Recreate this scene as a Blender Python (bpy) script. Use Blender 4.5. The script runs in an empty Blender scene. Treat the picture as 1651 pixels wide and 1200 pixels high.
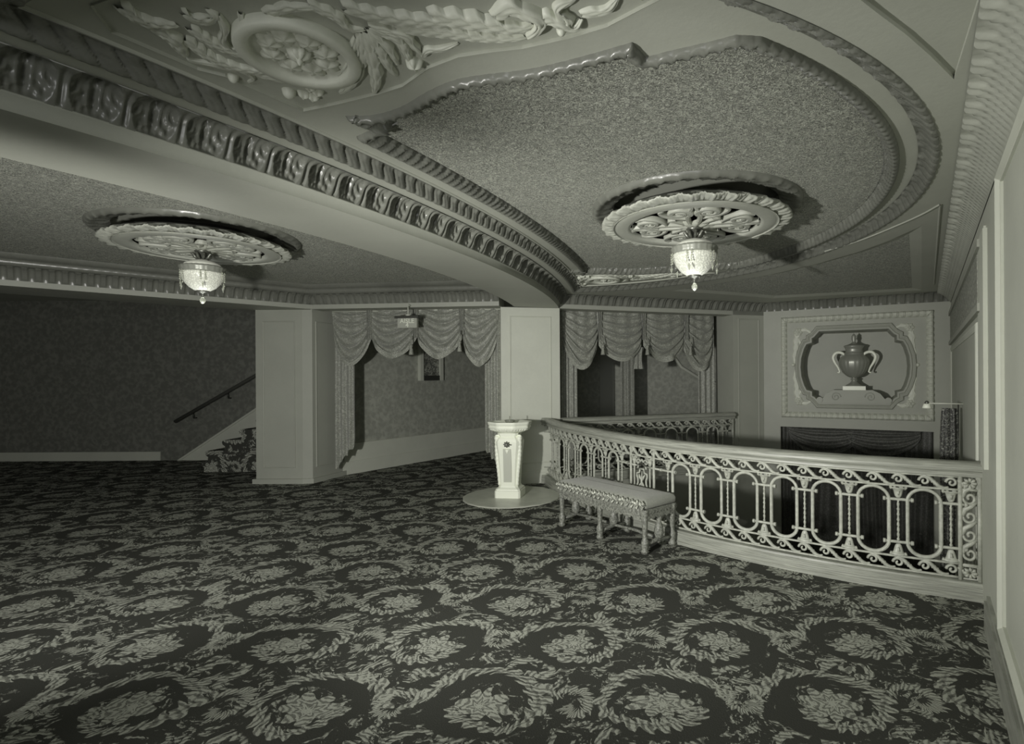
import bpy, bmesh, math, random
import numpy as np
from mathutils import Vector
random.seed(7)
PI=math.pi; sin=math.sin; cos=math.cos
SC=bpy.context.scene; COL=SC.collection
# ---------------------------------------------------------------- camera model
F=855.0; CX=955.0; HZ=606.0; RA=math.radians(.35); CZ=1.5
def ray(px,py):
    xc=(px-CX)/F; yc=(HZ-py)/F
    return Vector((xc*cos(RA)+yc*sin(RA),1.0,-xc*sin(RA)+yc*cos(RA)))
def U(px,py,z):
    d=ray(px,py); t=(z-CZ)/d.z
    return (d.x*t,t)
class Plane:                                   # a vertical wall plane p0 -> p1, h measured towards the room
    def __init__(s,p0,p1):
        s.p0=Vector((p0[0],p0[1])); d=Vector((p1[0]-p0[0],p1[1]-p0[1])); s.L=d.length; s.d=d/s.L
        n=Vector((s.d.y,-s.d.x))
        if n.dot(-s.p0)<0: n=-n
        s.n=n
    def px(s,px,py,h=0):
        r=ray(px,py); o=s.p0+s.n*h
        t=(o.dot(s.n))/(r.x*s.n.x+r.y*s.n.y)
        w=Vector((r.x*t,r.y*t)); return ((w-o).dot(s.d), CZ+r.z*t)
    def W(s,a,z,h=0):
        p=s.p0+s.d*a+s.n*h; return (p.x,p.y,z)
# ---------------------------------------------------------------- materials
TR,TG,TB=0.965,1.0,0.86
def tint(v): return (v*TR,v*TG,v*TB,1)
class X:                                       # tiny expression wrapper for shader maths
    nt=None
    def __init__(s,k): s.k=k
    @staticmethod
    def m(op,*a):
        n=X.nt.nodes.new('ShaderNodeMath'); n.operation=op
        for i,v in enumerate(a):
            if isinstance(v,X): X.nt.links.new(v.k,n.inputs[i])
            else: n.inputs[i].default_value=v
        return X(n.outputs[0])
    def __add__(s,o): return X.m('ADD',s,o)
    __radd__=__add__
    def __sub__(s,o): return X.m('SUBTRACT',s,o)
    def __rsub__(s,o): return X.m('SUBTRACT',o,s)
    def __mul__(s,o): return X.m('MULTIPLY',s,o)
    __rmul__=__mul__
    def __truediv__(s,o): return X.m('DIVIDE',s,o)
def xf(e): return X.m('FLOOR',e)
def xfr(e): return X.m('FRACT',e)
def xs(e): return X.m('SINE',e)
def xc_(e): return X.m('COSINE',e)
def xa(e): return X.m('ABSOLUTE',e)
def mx(a,b): return X.m('MAXIMUM',a,b)
def mn(a,b): return X.m('MINIMUM',a,b)
def step(e,a,b):                               # smooth 0..1 as e goes a..b
    n=X.nt.nodes.new('ShaderNodeMapRange'); n.interpolation_type='SMOOTHSTEP'
    X.nt.links.new(e.k,n.inputs[0]); n.inputs[1].default_value=a; n.inputs[2].default_value=b
    return X(n.outputs[0])
def noise(vec,scale,detail=3,rough=.5,dist=0):
    n=X.nt.nodes.new('ShaderNodeTexNoise'); X.nt.links.new(vec,n.inputs['Vector'])
    n.inputs['Scale'].default_value=scale; n.inputs['Detail'].default_value=detail
    n.inputs['Roughness'].default_value=rough; n.inputs['Distortion'].default_value=dist
    return X(n.outputs[0]),n
def voro(vec,scale,feat='F1'):
    n=X.nt.nodes.new('ShaderNodeTexVoronoi'); n.feature=feat; X.nt.links.new(vec,n.inputs['Vector']); n.inputs['Scale'].default_value=scale
    return X(n.outputs['Distance'])
def mat(name,v,rough=.6,metal=0,spec=.5):
    m=bpy.data.materials.new(name); m.use_nodes=True; nt=m.node_tree; X.nt=nt
    b=nt.nodes['Principled BSDF']; b.inputs['Base Color'].default_value=tint(v)
    b.inputs['Roughness'].default_value=rough; b.inputs['Metallic'].default_value=metal
    b.inputs['Specular IOR Level'].default_value=spec
    return m,nt,b
def objvec(nt):
    t=nt.nodes.new('ShaderNodeTexCoord'); return t.outputs['Object']
def setcol(nt,b,e,lo,hi):
    n=nt.nodes.new('ShaderNodeMix'); n.data_type='RGBA'; nt.links.new(e.k,n.inputs[0])
    n.inputs[6].default_value=tint(lo); n.inputs[7].default_value=tint(hi); nt.links.new(n.outputs[2],b.inputs['Base Color'])
def bump(nt,b,e,dist,strength=1.0):
    n=nt.nodes.new('ShaderNodeBump'); n.inputs['Distance'].default_value=dist; n.inputs['Strength'].default_value=strength
    nt.links.new(e.k,n.inputs['Height']); nt.links.new(n.outputs[0],b.inputs['Normal'])
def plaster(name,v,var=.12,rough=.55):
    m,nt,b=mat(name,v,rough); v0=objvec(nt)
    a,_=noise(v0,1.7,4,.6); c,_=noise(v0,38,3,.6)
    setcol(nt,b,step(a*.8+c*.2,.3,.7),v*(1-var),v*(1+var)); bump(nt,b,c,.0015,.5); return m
M={}
M['paint']=plaster('satin_wall_paint',.40,.05)
M['pillar_paint']=plaster('pale_pillar_paint',.60,.05)
M['wall_paint']=plaster('light_wall_paint',.50,.05)
M['pier_paint']=plaster('grey_pier_paint',.40,.05)
M['soffit']=plaster('smooth_soffit_plaster',.43,.05)
M['field']=plaster('smooth_ceiling_plaster',.47,.05)
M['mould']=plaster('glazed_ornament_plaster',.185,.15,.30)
M['relief']=plaster('relief_plaster',.66,.10,.5)
M['medallion']=plaster('medallion_plaster',.42,.10,.5)
M['dado']=plaster('painted_dado',.60,.05)
def rough_plaster():
    m,nt,b=mat('stippled_ceiling_plaster',.42,.7); v=objvec(nt)
    n1,_=noise(v,54,4,.7,1.6); n2,_=noise(v,24,3,.6,2.0)
    r1=1.0-xa(n1*2.0-1.0)*2.2; e=r1*.55+n2*.9
    pit=step(xa(n1*2.0-1.0)*.8+xa(n2*2.0-1.0)*.25,.03,.16)
    setcol(nt,b,pit,.10,.72); bump(nt,b,e,.009,1.0); return m
M['stipple']=rough_plaster()
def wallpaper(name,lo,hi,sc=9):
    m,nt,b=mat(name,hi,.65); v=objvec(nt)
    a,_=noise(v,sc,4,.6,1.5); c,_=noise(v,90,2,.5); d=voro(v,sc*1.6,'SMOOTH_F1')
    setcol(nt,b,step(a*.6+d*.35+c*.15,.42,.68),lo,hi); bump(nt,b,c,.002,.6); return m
M['paper']=wallpaper('damask_wall_covering',.34,.46)
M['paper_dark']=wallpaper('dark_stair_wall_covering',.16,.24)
M['frieze']=wallpaper('figured_frieze_covering',.22,.50,30)
def brocade(name,lo,hi,sc=26):
    m,nt,b=mat(name,hi,.5); v=objvec(nt)
    a,_=noise(v,sc,3,.6,2.5); c,_=noise(v,160,2,.5)
    setcol(nt,b,step(a*.8+c*.25,.50,.66),lo,hi)
    b.inputs['Sheen Weight'].default_value=.3; bump(nt,b,a+c*.5,.004,.6); return m
M['drape']=brocade('brocade_drapery',.24,.46)
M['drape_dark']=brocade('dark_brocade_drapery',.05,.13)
M['velvet']=brocade('glossy_dark_curtain',.02,.30,34)
M['seat']=brocade('mohair_seat_cloth',.30,.40,60)
m,nt,b=mat('fringe_cord',.38,.6); v=objvec(nt); a,_=noise(v,120,2,.5); setcol(nt,b,step(a,.4,.6),.22,.46); bump(nt,b,a,.006,1); M['fringe']=m
m,nt,b=mat('pale_gimp_trim',.6,.5); v=objvec(nt); a,_=noise(v,55,3,.6,1.5); setcol(nt,b,step(a,.44,.58),.20,.75); bump(nt,b,a,.01,1); M['gimp']=m
m,nt,b=mat('painted_iron',.46,.45); v=objvec(nt); a,_=noise(v,30,3,.6); setcol(nt,b,step(a,.3,.7),.36,.50); bump(nt,b,a,.002,.6); M['iron']=m
m,nt,b=mat('veined_painted_wood',.48,.4); v=objvec(nt)
mp=nt.nodes.new('ShaderNodeMapping'); mp.inputs['Scale'].default_value=(2,2,60); nt.links.new(v,mp.inputs[0])
a,_=noise(mp.outputs[0],2.2,4,.6,.6); setcol(nt,b,step(a,.3,.7),.24,.42); bump(nt,b,a,.002,.5); M['curb']=m
m,nt,b=mat('white_glazed_marble',.97,.33); M['marble']=m
m,nt,b=mat('marble_recess_shade',.58,.35); M['marble2']=m
m,nt,b=mat('slab_stone',.42,.35); v=objvec(nt); a,_=noise(v,4,4,.6); setcol(nt,b,step(a,.3,.7),.52,.62); M['slab']=m
m,nt,b=mat('aged_bronze',.16,.35,.6); M['bronze']=m
m,nt,b=mat('urn_bronze_green',.30,.33,.25); M['urn']=m
m,nt,b=mat('rim_metal',.30,.4,.2); M['rim']=m
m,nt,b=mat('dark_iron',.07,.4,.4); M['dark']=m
m,nt,b=mat('polished_wood',.09,.3); M['wood']=m
m,nt,b=mat('carved_bench_wood',.23,.42); v=objvec(nt); a,_=noise(v,60,3,.6); setcol(nt,b,step(a,.35,.65),.13,.30); bump(nt,b,a,.004,1); M['carved']=m
m,nt,b=mat('sign_face',.42,.4); M['signface']=m
m,nt,b=mat('sign_letter',.85,.4); M['letter']=m
m,nt,b=mat('silvered_frame',.6,.4,0); M['silver']=m
m,nt,b=mat('picture_print',.3,.3); v=objvec(nt); a,_=noise(v,22,4,.6,1); setcol(nt,b,step(a,.4,.62),.10,.40); M['print']=m
m,nt,b=mat('cut_glass',.8,.08,0,.8); b.inputs['Transmission Weight'].default_value=.75; b.inputs['IOR'].default_value=1.5; M['glass']=m
m,nt,b=mat('beaded_glass_bowl',.8,.3); v=objvec(nt); a=voro(v,70); setcol(nt,b,step(a,.1,.6),.85,.55)
b.inputs['Emission Color'].default_value=(1,.97,.86,1); b.inputs['Emission Strength'].default_value=.12; bump(nt,b,a,.004,.8); M['bowl']=m
m,nt,b=mat('frosted_glass_dome',.6,.35); b.inputs['Emission Color'].default_value=(1,.97,.86,1); b.inputs['Emission Strength'].default_value=.10; M['dome']=m
def carpet():
    m,nt,b=mat('scroll_patterned_carpet',.2,.95,0,.1); v=objvec(nt)
    sp=nt.nodes.new('ShaderNodeSeparateXYZ')
    _,wn=noise(v,3.2,2,.5); _,wn2=noise(v,16,2,.6)
    va=nt.nodes.new('ShaderNodeVectorMath'); va.operation='MULTIPLY_ADD'; nt.links.new(wn.outputs['Color'],va.inputs[0]); va.inputs[1].default_value=(.17,.17,0); nt.links.new(v,va.inputs[2])
    vb=nt.nodes.new('ShaderNodeVectorMath'); vb.operation='MULTIPLY_ADD'; nt.links.new(wn2.outputs['Color'],vb.inputs[0]); vb.inputs[1].default_value=(.035,.035,0); nt.links.new(va.outputs[0],vb.inputs[2])
    nt.links.new(vb.outputs[0],sp.inputs[0]); x=X(sp.outputs[0]); y=X(sp.outputs[1])+X(sp.outputs[2])
    A,B=.80,.56
    def layer(ox,oy,s,flip):
        yy=(y+oy)/(B*s); row=xf(yy); par=X.m('MODULO',row+100.0,2.0)
        xx=(x+ox)/(A*s)+par*.5; colm=xf(xx)
        sg=X.m('MODULO',colm+row+200.0,2.0)*2.0-1.0
        cx=(xfr(xx)-.5)*A*sg*flip; cy=(xfr(yy)-.5)*B
        r=X.m('SQRT',cx*cx+cy*cy*1.25); th=X.m('ARCTAN2',cy,cx)
        return cx,cy,r,th
    cx,cy,r,th=layer(0,0,1,1.0)
    fa,_=noise(vb.outputs[0],60,3,.65); fa=fa-.5
    R=th*.034+.238
    d=r-R+fa*.016
    saw=xfr(th*2.4+r*16.0)                     # slanted leaf lobes along the scroll
    lob=mn(saw*1.6,1.0)*step(saw,1.0,.86)
    w=lob*.036+.013
    ring=step(w-xa(d),-.002,.004)
    vein=step(xs(th*36.0+r*150.0+fa*6.0)*.5+.5,.15,.75)*.60+.38
    rib=step(xa(d),.003,.009)*.45+.55
    pet=xa(xc_(th*4.0+r*7.0)); fl=step(pet*.050+.086-r+fa*.02,-.002,.004)
    fv=step(xs(r*170.0+pet*5.0+fa*8.0)*.5+.5,.15,.75)*.60+.38
    eye=step(.020-r,-.003,.004)
    c2x,c2y,r2,t2=layer(A*.5,0,1,-1.0)
    R2=t2*.022+.085; saw2=xfr(t2*1.9+r2*24.0); lob2=saw2*step(saw2,1.0,.84); fr=step(lob2*.040+.012-xa(r2-R2+fa*.014),-.002,.004)
    fv2=step(xs(t2*30.0+r2*190.0+fa*6.0)*.5+.5,.15,.75)*.55+.38
    c3x,c3y,r3,t3=layer(A*.25,B*.5,1,1.0)
    R3=t3*.020+.075; saw3=xfr(t3*1.6-r3*22.0); fr3=step(saw3*.034+.008-xa(r3-R3+fa*.014),-.002,.004)
    out=step(r,.285,.30)
    n1,_=noise(vb.outputs[0],10,4,.66,1.6)
    fill=step(n1+fa*.25,.545,.575)*step(r,.10,.15)*(1.0-step(r,.17,.19)*(1.0-step(r,.27,.29)))
    c=mx(mx(ring*vein*rib,fl*fv),mx(mx(fr*fv2,fr3*fv2)*out,fill*(fv2*.9)))
    c=mx(c,eye*.95); fine,_=noise(v,140,2,.6); e=c*(fine*.6+.72)
    e=step(e,0.0,1.0)
    setcol(nt,b,e,.060,.44); bump(nt,b,fine+c*1.2,.004,.6)
    return m
M['carpet']=carpet()
# ---------------------------------------------------------------- mesh builder
class MB:
    def __init__(s): s.v=[]; s.f=[]; s.sm=[]
    def grid(s,P,smooth=True,cu=False,cv=False):
        n=len(P); m=len(P[0]); b=len(s.v)
        for r in P: s.v.extend(r)
        for i in range(n if cu else n-1):
            for j in range(m if cv else m-1):
                i2=(i+1)%n; j2=(j+1)%m
                s.f.append((b+i*m+j,b+i*m+j2,b+i2*m+j2,b+i2*m+j)); s.sm.append(smooth)
        return s
    def box(s,c,h,ax=(1,0),z=True):
        ux=Vector((ax[0],ax[1],0)).normalized(); uy=Vector((-ux.y,ux.x,0)); c=Vector(c); b=len(s.v)
        for dz in (-1,1):
            for a,d in ((-1,-1),(1,-1),(1,1),(-1,1)): s.v.append(tuple(c+ux*a*h[0]+uy*d*h[1]+Vector((0,0,dz*h[2]))))
        for q in ((3,2,1,0),(4,5,6,7),(0,1,5,4),(1,2,6,5),(2,3,7,6),(3,0,4,7)): s.f.append(tuple(b+i for i in q)); s.sm.append(False)
        return s
    def prism(s,poly,z0,z1):
        n=len(poly); b=len(s.v)
        for z in (z0,z1): s.v.extend((p[0],p[1],z) for p in poly)
        for i in range(n):
            j=(i+1)%n; s.f.append((b+i,b+j,b+n+j,b+n+i)); s.sm.append(False)
        s.f.append(tuple(b+n+i for i in range(n))); s.f.append(tuple(b+n-1-i for i in range(n))); s.sm+= [False,False]
        return s
    def tube(s,pts,r,n=8,cap=True,flat=1.0,up=None,twist=0):
        pts=[Vector(p) for p in pts]; k=len(pts); P=[]
        rr=r if hasattr(r,'__len__') else [r]*k; prev=None; acc=0
        for i,p in enumerate(pts):
            t=(pts[min(i+1,k-1)]-pts[max(i-1,0)])
            if t.length<1e-9: t=Vector((0,0,1))
            t.normalize()
            a=Vector(up) if up else (prev if prev is not None else (Vector((0,0,1)) if abs(t.z)<.9 else Vector((1,0,0))))
            a=a-t*a.dot(t)
            if a.length<1e-6: a=t.orthogonal()
            a.normalize(); prev=a; bb=t.cross(a)
            P.append([tuple(p+(a*cos(2*PI*j/n+acc)*flat+bb*sin(2*PI*j/n+acc))*rr[i]) for j in range(n)]); acc+=twist
        s.grid(P,True,False,True)
        if cap:
            b=len(s.v)-k*n; s.f.append(tuple(b+j for j in range(n))[::-1]); s.f.append(tuple(b+(k-1)*n+j for j in range(n))); s.sm+=[False,False]
        return s
    def lathe(s,prof,c,n=24,rf=None,smooth=True,rot=0):
        P=[]
        for (r,z) in prof:
            P.append([(c[0]+r*(rf(a,z) if rf else 1)*cos(a+rot),c[1]+r*(rf(a,z) if rf else 1)*sin(a+rot),c[2]+z) for a in [2*PI*j/n for j in range(n)]])
        s.grid(P,smooth,False,True)
        b=len(s.v)-len(prof)*n
        if prof[0][0]>1e-4: s.f.append(tuple(b+j for j in range(n))[::-1]); s.sm.append(False)
        if prof[-1][0]>1e-4: s.f.append(tuple(b+(len(prof)-1)*n+j for j in range(n))); s.sm.append(False)
        return s
    def fill(s,outer,holes,fn,rev=False):
        bm=bmesh.new(); es=[]
        for lp in [outer]+holes:
            vs=[bm.verts.new((p[0],p[1],0)) for p in lp]
            for i in range(len(vs)): es.append(bm.edges.new((vs[i],vs[(i+1)%len(vs)])))
        bmesh.ops.triangle_fill(bm,use_beauty=True,use_dissolve=False,edges=es)
        bm.verts.index_update(); b=len(s.v)
        s.v.extend(tuple(fn(v.co.x,v.co.y)) for v in bm.verts)
        for f in bm.faces:
            s.f.append(tuple(b+v.index for v in f.verts)); s.sm.append(False)
        bm.free(); return s
    def build(s,name,m,parent=None,**kw):
        o3=parent.location if parent else Vector((0,0,0))
        if parent and parent.parent: o3=o3+parent.parent.location
        me=bpy.data.meshes.new(name); me.from_pydata([(v[0]-o3.x,v[1]-o3.y,v[2]-o3.z) for v in s.v],[],s.f)
        me.polygons.foreach_set('use_smooth',s.sm); me.validate()
        bm=bmesh.new(); bm.from_mesh(me); bmesh.ops.recalc_face_normals(bm,faces=bm.faces) if kw.pop('recalc',True) else None; bm.to_mesh(me); bm.free()
        me.materials.append(M[m]); o=bpy.data.objects.new(name,me); COL.objects.link(o)
        if parent: o.parent=parent
        for k,v in kw.items(): o[k]=v
        return o
def thing(name,label,cat,loc=(0,0,0),group=None):
    o=bpy.data.objects.new(name,None); o.empty_display_size=.1; COL.objects.link(o); o.location=loc; o['label']=label; o['category']=cat
    if group: o['group']=group
    return o
def struct(name,mb,m,recalc=True): return mb.build(name,m,None,kind='structure',recalc=recalc)
# ---------------------------------------------------------------- curve helpers
def resample(pts,ds,closed=False):
    pts=[Vector(p) for p in pts]
    if closed: pts=pts+[pts[0]]
    L=[0]
    for a,b in zip(pts,pts[1:]): L.append(L[-1]+(b-a).length)
    n=max(2,int(round(L[-1]/ds))+1); out=[]; j=0
    for i in range(n):
        t=L[-1]*i/(n-1)
        while j<len(L)-2 and L[j+1]<t: j+=1
        q=(t-L[j])/max(1e-9,L[j+1]-L[j]); out.append(pts[j].lerp(pts[j+1],min(1,max(0,q))))
    if closed: out=out[:-1]
    return out
def catmull(pts,sub=12):
    p=[Vector(a) for a in pts]; p=[p[0]*2-p[1]]+p+[p[-1]*2-p[-2]]; o=[]
    for i in range(1,len(p)-2):
        for k in range(sub):
            t=k/sub; a,b,c,d=p[i-1],p[i],p[i+1],p[i+2]
            o.append(.5*((2*b)+(c-a)*t+(2*a-5*b+4*c-d)*t*t+(3*b-a-3*c+d)*t**3))
    o.append(p[-2]); return o
def arc(c,R,a0,a1,n=60): return [Vector((c[0]+R*cos(a0+(a1-a0)*i/n),c[1]+R*sin(a0+(a1-a0)*i/n))) for i in range(n+1)]
def normals(P,closed=False):
    n=len(P); o=[]
    for i in range(n):
        a=P[(i-1)%n] if closed else P[max(0,i-1)]; b=P[(i+1)%n] if closed else P[min(n-1,i+1)]
        d=(b-a); d=d/max(d.length,1e-9); o.append(Vector((-d.y,d.x)))
    return o
def sweep(mb,path,prof,ds=.02,disp=None,closed=False,side=1,fn=None):
    """path: 2D points. prof: [(u,z)] u = offset to the left of travel * side. disp(s,t)-> offset along the profile normal"""
    P=resample(path,ds,closed); N=normals(P,closed); rows=[]; s=0
    k=len(prof); pn=[]
    for j in range(k):
        a=prof[max(0,j-1)]; b=prof[min(k-1,j+1)]; d=Vector((b[0]-a[0],b[1]-a[1])); d=d/max(d.length,1e-9); pn.append((-d.y,d.x))
    for i,p in enumerate(P):
        if i: s+=(P[i]-P[i-1]).length
        row=[]
        for j,(u,z) in enumerate(prof):
            h=disp(s,j/(k-1)) if disp else 0
            uu=(u+pn[j][0]*h)*side; zz=z+pn[j][1]*h; q=p+N[i]*uu
            row.append((q.x,q.y,zz) if not fn else fn(q.x,q.y,zz))
        rows.append(row)
    mb.grid(rows,True,closed,False); return mb
def prof_curve(pts,n):
    q=resample([Vector(p) for p in catmull([(a,b) for a,b in pts],6)],1e9) if False else catmull(pts,6)
    L=[0]
    for a,b in zip(q,q[1:]): L.append(L[-1]+(b-a).length)
    return [(p.x,p.y) for p in resample(q,L[-1]/(n-1))]
def leaf_disp(period,amp):
    def f(s,t):
        p=((s/period)%1.0)*2-1; e=sin(PI*t)**.35
        if True:
            a=abs(p); w=.30+.50*sin(PI*(.15+.7*t))
            q=a/w; e=sin(PI*t)**.4
            if q<1:
                lobe=abs(sin(PI*(t*3.2+q*.9))); h=(.35+.65*(1-q*q)**.5)*(.70+.30*lobe)
                h+=.45*math.exp(-(q/.13)**2)*(1 if t<.9 else .4)-.22*math.exp(-((q-.27)/.07)**2)-.15*math.exp(-((q-.62)/.06)**2)
            else:
                h=.02+.62*math.exp(-((a-.97)/.055)**2)*(1-.75*t)
            h+=.10*sin(16*(t+.7*q)+2)*(1 if q<1 else 0); return amp*1.25*h*e-amp*.3
        w=.28+.62*t**.7
        a=abs(p)
        if a<w:
            q=a/w; h=(1-q*q)**.5*(.62+.38*cos(q*PI*3.2))+.35*math.exp(-(q/.16)**2)
            h*=.75+.25*sin(t*PI*5+q*3)
        else:
            q=(a-w)/max(.02,1-w); h=.55*math.exp(-((q-.8)/.35)**2)*(1-t)
        return amp*h*e-amp*.25
    return f
def rope_disp(period,amp):
    def rdg(p,k): f=p%1.0; return (1-abs(2*f-1))**k
    def f(s,t):
        sc=.42*sin(PI*(t-.5))
        ph=s/period+sc; e=min(1,sin(PI*min(1,max(0,t)))**.45)
        saw=ph%1.0
        h=.62*rdg(ph,5.0)+.20*rdg(ph*3.0+.5+.6*t,2.5)+.10*rdg(ph*7.0+t,1.0)+.16*sin(PI*t)
        big=(s/(period*3.0)+.3*t)%1.0
        if t>.62:
            q=abs(big-.5)*2; h+=.60*(t-.62)/.38*max(0,1-(q/.50)**2)-.55*(t-.62)/.38*(1 if .50<q<.80 else 0)+.25*(t-.62)/.38*rdg(ph*2,2)
        return amp*(h*e)-amp*.25
    return f
def egg_disp(period,amp):
    def f(s,t):
        p=((s/period)%1.0)*2-1; e=sin(PI*t)**.3; q=abs(p)/.62
        h=(1-q*q)**.5 if q<1 else .5*math.exp(-((abs(p)-.86)/.07)**2)
        return amp*(h*e)-amp*.3
    return f
# ================================================================= PLAN
CB=(-11.0,7.5)                                  # centre of the beam curves
CR=(-.70,4.35)                                  # centre of the ceiling ring
PA=(-1.262,7.334); PB=(-.459,7.52)
Q1=(2.25,8.46); Q2=(2.79,8.62); Q3=(5.057,7.47); RW=(2.547,3.468); RE=(1.20,1.32)
K1=(-3.935,7.44); K0=(-4.903,6.474); K00=(-7.4,4.05)
ZS,ZC,Z0,Z1,Z2=2.459,2.528,2.65,2.70,2.735
def beam(R,y0,y1,n=90):
    a0=math.asin((y0-CB[1])/R); a1=math.asin((y1-CB[1])/R); return arc(CB,R,a0,a1,n)
AX=Vector((.967,-.254)).normalized(); AN=Vector((.254,.967)).normalized()
def mirror(p):
    r=Vector((p[0]-CR[0],p[1]-CR[1])); a=r.dot(AX); n=r.dot(AN); q=AX*a-AN*n; return Vector((CR[0]+q.x,CR[1]+q.y))
RAILP=[(-.68,7.44),(-.44,6.72),(-.02,5.90),(.36,5.22),(.82,4.64),(1.34,4.19),(1.92,3.79),(2.547,3.468)]
RC=resample(catmull(RAILP,14),.02); RN_=normals(RC); RC=[p+RN_[i]*(.058 if (p+RN_[i]).length>p.length else -.058) for i,p in enumerate(RC)]; RC[0]=Vector((-.70,7.47)); RC[-1]=Vector((2.575,3.515))
RC=resample(RC,.02)               # balustrade line, pillar -> right wall
# ================================================================= FLOOR
well=[tuple(p) for p in RC[::6]]+[tuple(RC[-1])]
well=well+[Q3,Q2,Q1,PB]
fl=[(-11,-3),(1.2,-3),(1.2,1.32)]
mb=MB(); 
# floor region in front of the balustrade and well
front=[(-11,-3),(1.20,-3),RE]+[tuple(p) for p in RC[::-6]]+[tuple(RC[0]),(-.66,7.52),PB,(-.80,8.4),(-11,8.4)]
mb.fill(front,[],lambda x,y:(x,y,0))
back=[(-11,8.4),(-.80,8.4),PB,Q1,(2.9,9.1),(4.5,12.5),(-11,12.5)]
mb.fill(back,[],lambda x,y:(x,y,0))
struct('floor',mb,'carpet')
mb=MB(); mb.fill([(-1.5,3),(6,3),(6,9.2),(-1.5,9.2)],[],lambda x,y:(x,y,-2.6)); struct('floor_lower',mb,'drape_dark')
# stairwell lining below the floor line
mb=MB()
P=[tuple(p) for p in RC[::6]]+[tuple(RC[-1])]
mb.grid([[(p[0]+.10*0,p[1],-.002),(p[0],p[1],-2.6)] for p in P],False)
mb.grid([[(p[0],p[1],-.002),(p[0],p[1],-2.6)] for p in (tuple(RC[0]),PB,Q1)],False)
struct('wall_well',mb,'paint')
# ================================================================= WALLS
UW=Plane(Q2,Q3); RWp=Plane(Q3,RE); WW=Plane(PB,Q1); RPn=Plane(RE,Q3)
# urn wall with drape opening below
op=[UW.px(1258.5,687.5),UW.px(1505.5,697)]
oz=1.5-( -0.0); ozt=(op[0][1]+op[1][1])/2
# right wall (panelled)
def rs(px,h=0.0): return RPn.px(px,606,h)[0]
mb=MB()
mb.grid([[RPn.W(0,-2.6),RPn.W(0,2.75)],[RPn.W(RPn.L,-2.6),RPn.W(RPn.L,2.75)]],False)
mb.grid([[(RE[0],RE[1],-.01),(RE[0],RE[1],2.75)],[(RE[0]+3,RE[1]-1.7,-.01),(RE[0]+3,RE[1]-1.7,2.75)]],False)
struct('wall_right',mb,'wall_paint')
def wallbox(mb,pl,s0,s1,z0,z1,h,h0=0):
    a=[pl.W(s0,z0,h0),pl.W(s1,z0,h0),pl.W(s1,z1,h0),pl.W(s0,z1,h0)]; b_=[pl.W(s0,z0,h),pl.W(s1,z0,h),pl.W(s1,z1,h),pl.W(s0,z1,h)]
    k=len(mb.v); mb.v+=a+b_
    for q in ((0,1,5,4),(1,2,6,5),(2,3,7,6),(3,0,4,7),(4,5,6,7),(3,2,1,0)): mb.f.append(tuple(k+i for i in q)); mb.sm.append(False)
    return mb
def framemould(mb,pl,s0,s1,z0,z1,w=.03,h=.02):
    prof=prof_curve([(0,0),(w*.15,h*.9),(w*.45,h),(w*.7,h*.45),(w,h*.5),(w,0)],8)
    P=[(s0,z0),(s1,z0),(s1,z1),(s0,z1)]; cen=((s0+s1)/2,(z0+z1)/2)
    rows=[]
    for (a,z) in P:
        da=1 if a<cen[0] else -1; dz=1 if z<cen[1] else -1
        rows.append([pl.W(a+da*u,z+dz*u,hh) for u,hh in prof])
    mb.grid(rows,False,True,False); return mb
# pilaster where the balustrade dies, frieze, panels
mb=MB(); wallbox(mb,RPn,rs(1587,.012),rs(1577,.012),.93,2.39,.012); wallbox(mb,RPn,rs(1585.5,.022),rs(1580,.022),.93,2.36,.022); struct('trim_2',mb,'pillar_paint')
mb=MB(); wallbox(mb,RPn,rs(1576,.012),RPn.L-.03,1.97,2.31,.012); struct('trim_3',mb,'frieze')
mb=MB(); wallbox(mb,RPn,rs(1576,.03),RPn.L,2.31,2.36,.03); wallbox(mb,RPn,rs(1576,.03),RPn.L,1.90,1.95,.03); struct('trim_4',mb,'paint')
mb=MB(); framemould(mb,RPn,rs(1573,.014),RPn.L-.10,-1.0,1.86,.06,.016); struct('trim_5',mb,'pillar_paint')
mb=MB(); framemould(mb,RPn,.25,rs(1605,.03),.27,2.44,.04,.03); struct('trim_6',mb,'pillar_paint')
mb=MB(); wallbox(mb,RPn,0,rs(1584,.03),0,.17,.03); wallbox(mb,RPn,0,rs(1584,.03),.17,.20,.018); struct('baseboard_right',mb,'curb')
# piers and pillar
def panelled_box(name,poly,z0,z1,m,faces,label):
    t=thing(name,label,'pillar',(sum(p[0] for p in poly)/len(poly),sum(p[1] for p in poly)/len(poly),z0))
    MB().prism(poly,z0,z1).build('shaft',m,t)
    for (p0,p1,ins,zz0,zz1) in faces:
        pl=Plane(p0,p1); mb=MB(); framemould(mb,pl,ins,pl.L-ins,zz0,zz1,.022,.012); mb.build('panel_moulding',m,t)
    return t
d=Vector((PB[0]-PA[0],PB[1]-PA[1])).normalized(); nn=Vector((-d.y,d.x))
pil=[PA,PB,(PB[0]+nn.x*.5,PB[1]+nn.y*.5),(PA[0]+nn.x*.5,PA[1]+nn.y*.5)]
t=panelled_box('pillar',pil,0,ZS,'pillar_paint',[(PA,PB,.12,.28,ZS-.12)],'broad pale panelled pillar in the middle, behind the white fountain')
pl=Plane(PA,PB); mb=MB(); wallbox(mb,pl,-.01,pl.L+.005,0,.15,.025); wallbox(mb,pl,-.01,pl.L+.005,.15,.18,.012); mb.build('base_moulding','pillar_paint',t)
pier=[(-4.76,7.50),(-4.10,7.50),(-3.97,7.52),(-3.80,8.12),(-4.76,8.12)]
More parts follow.
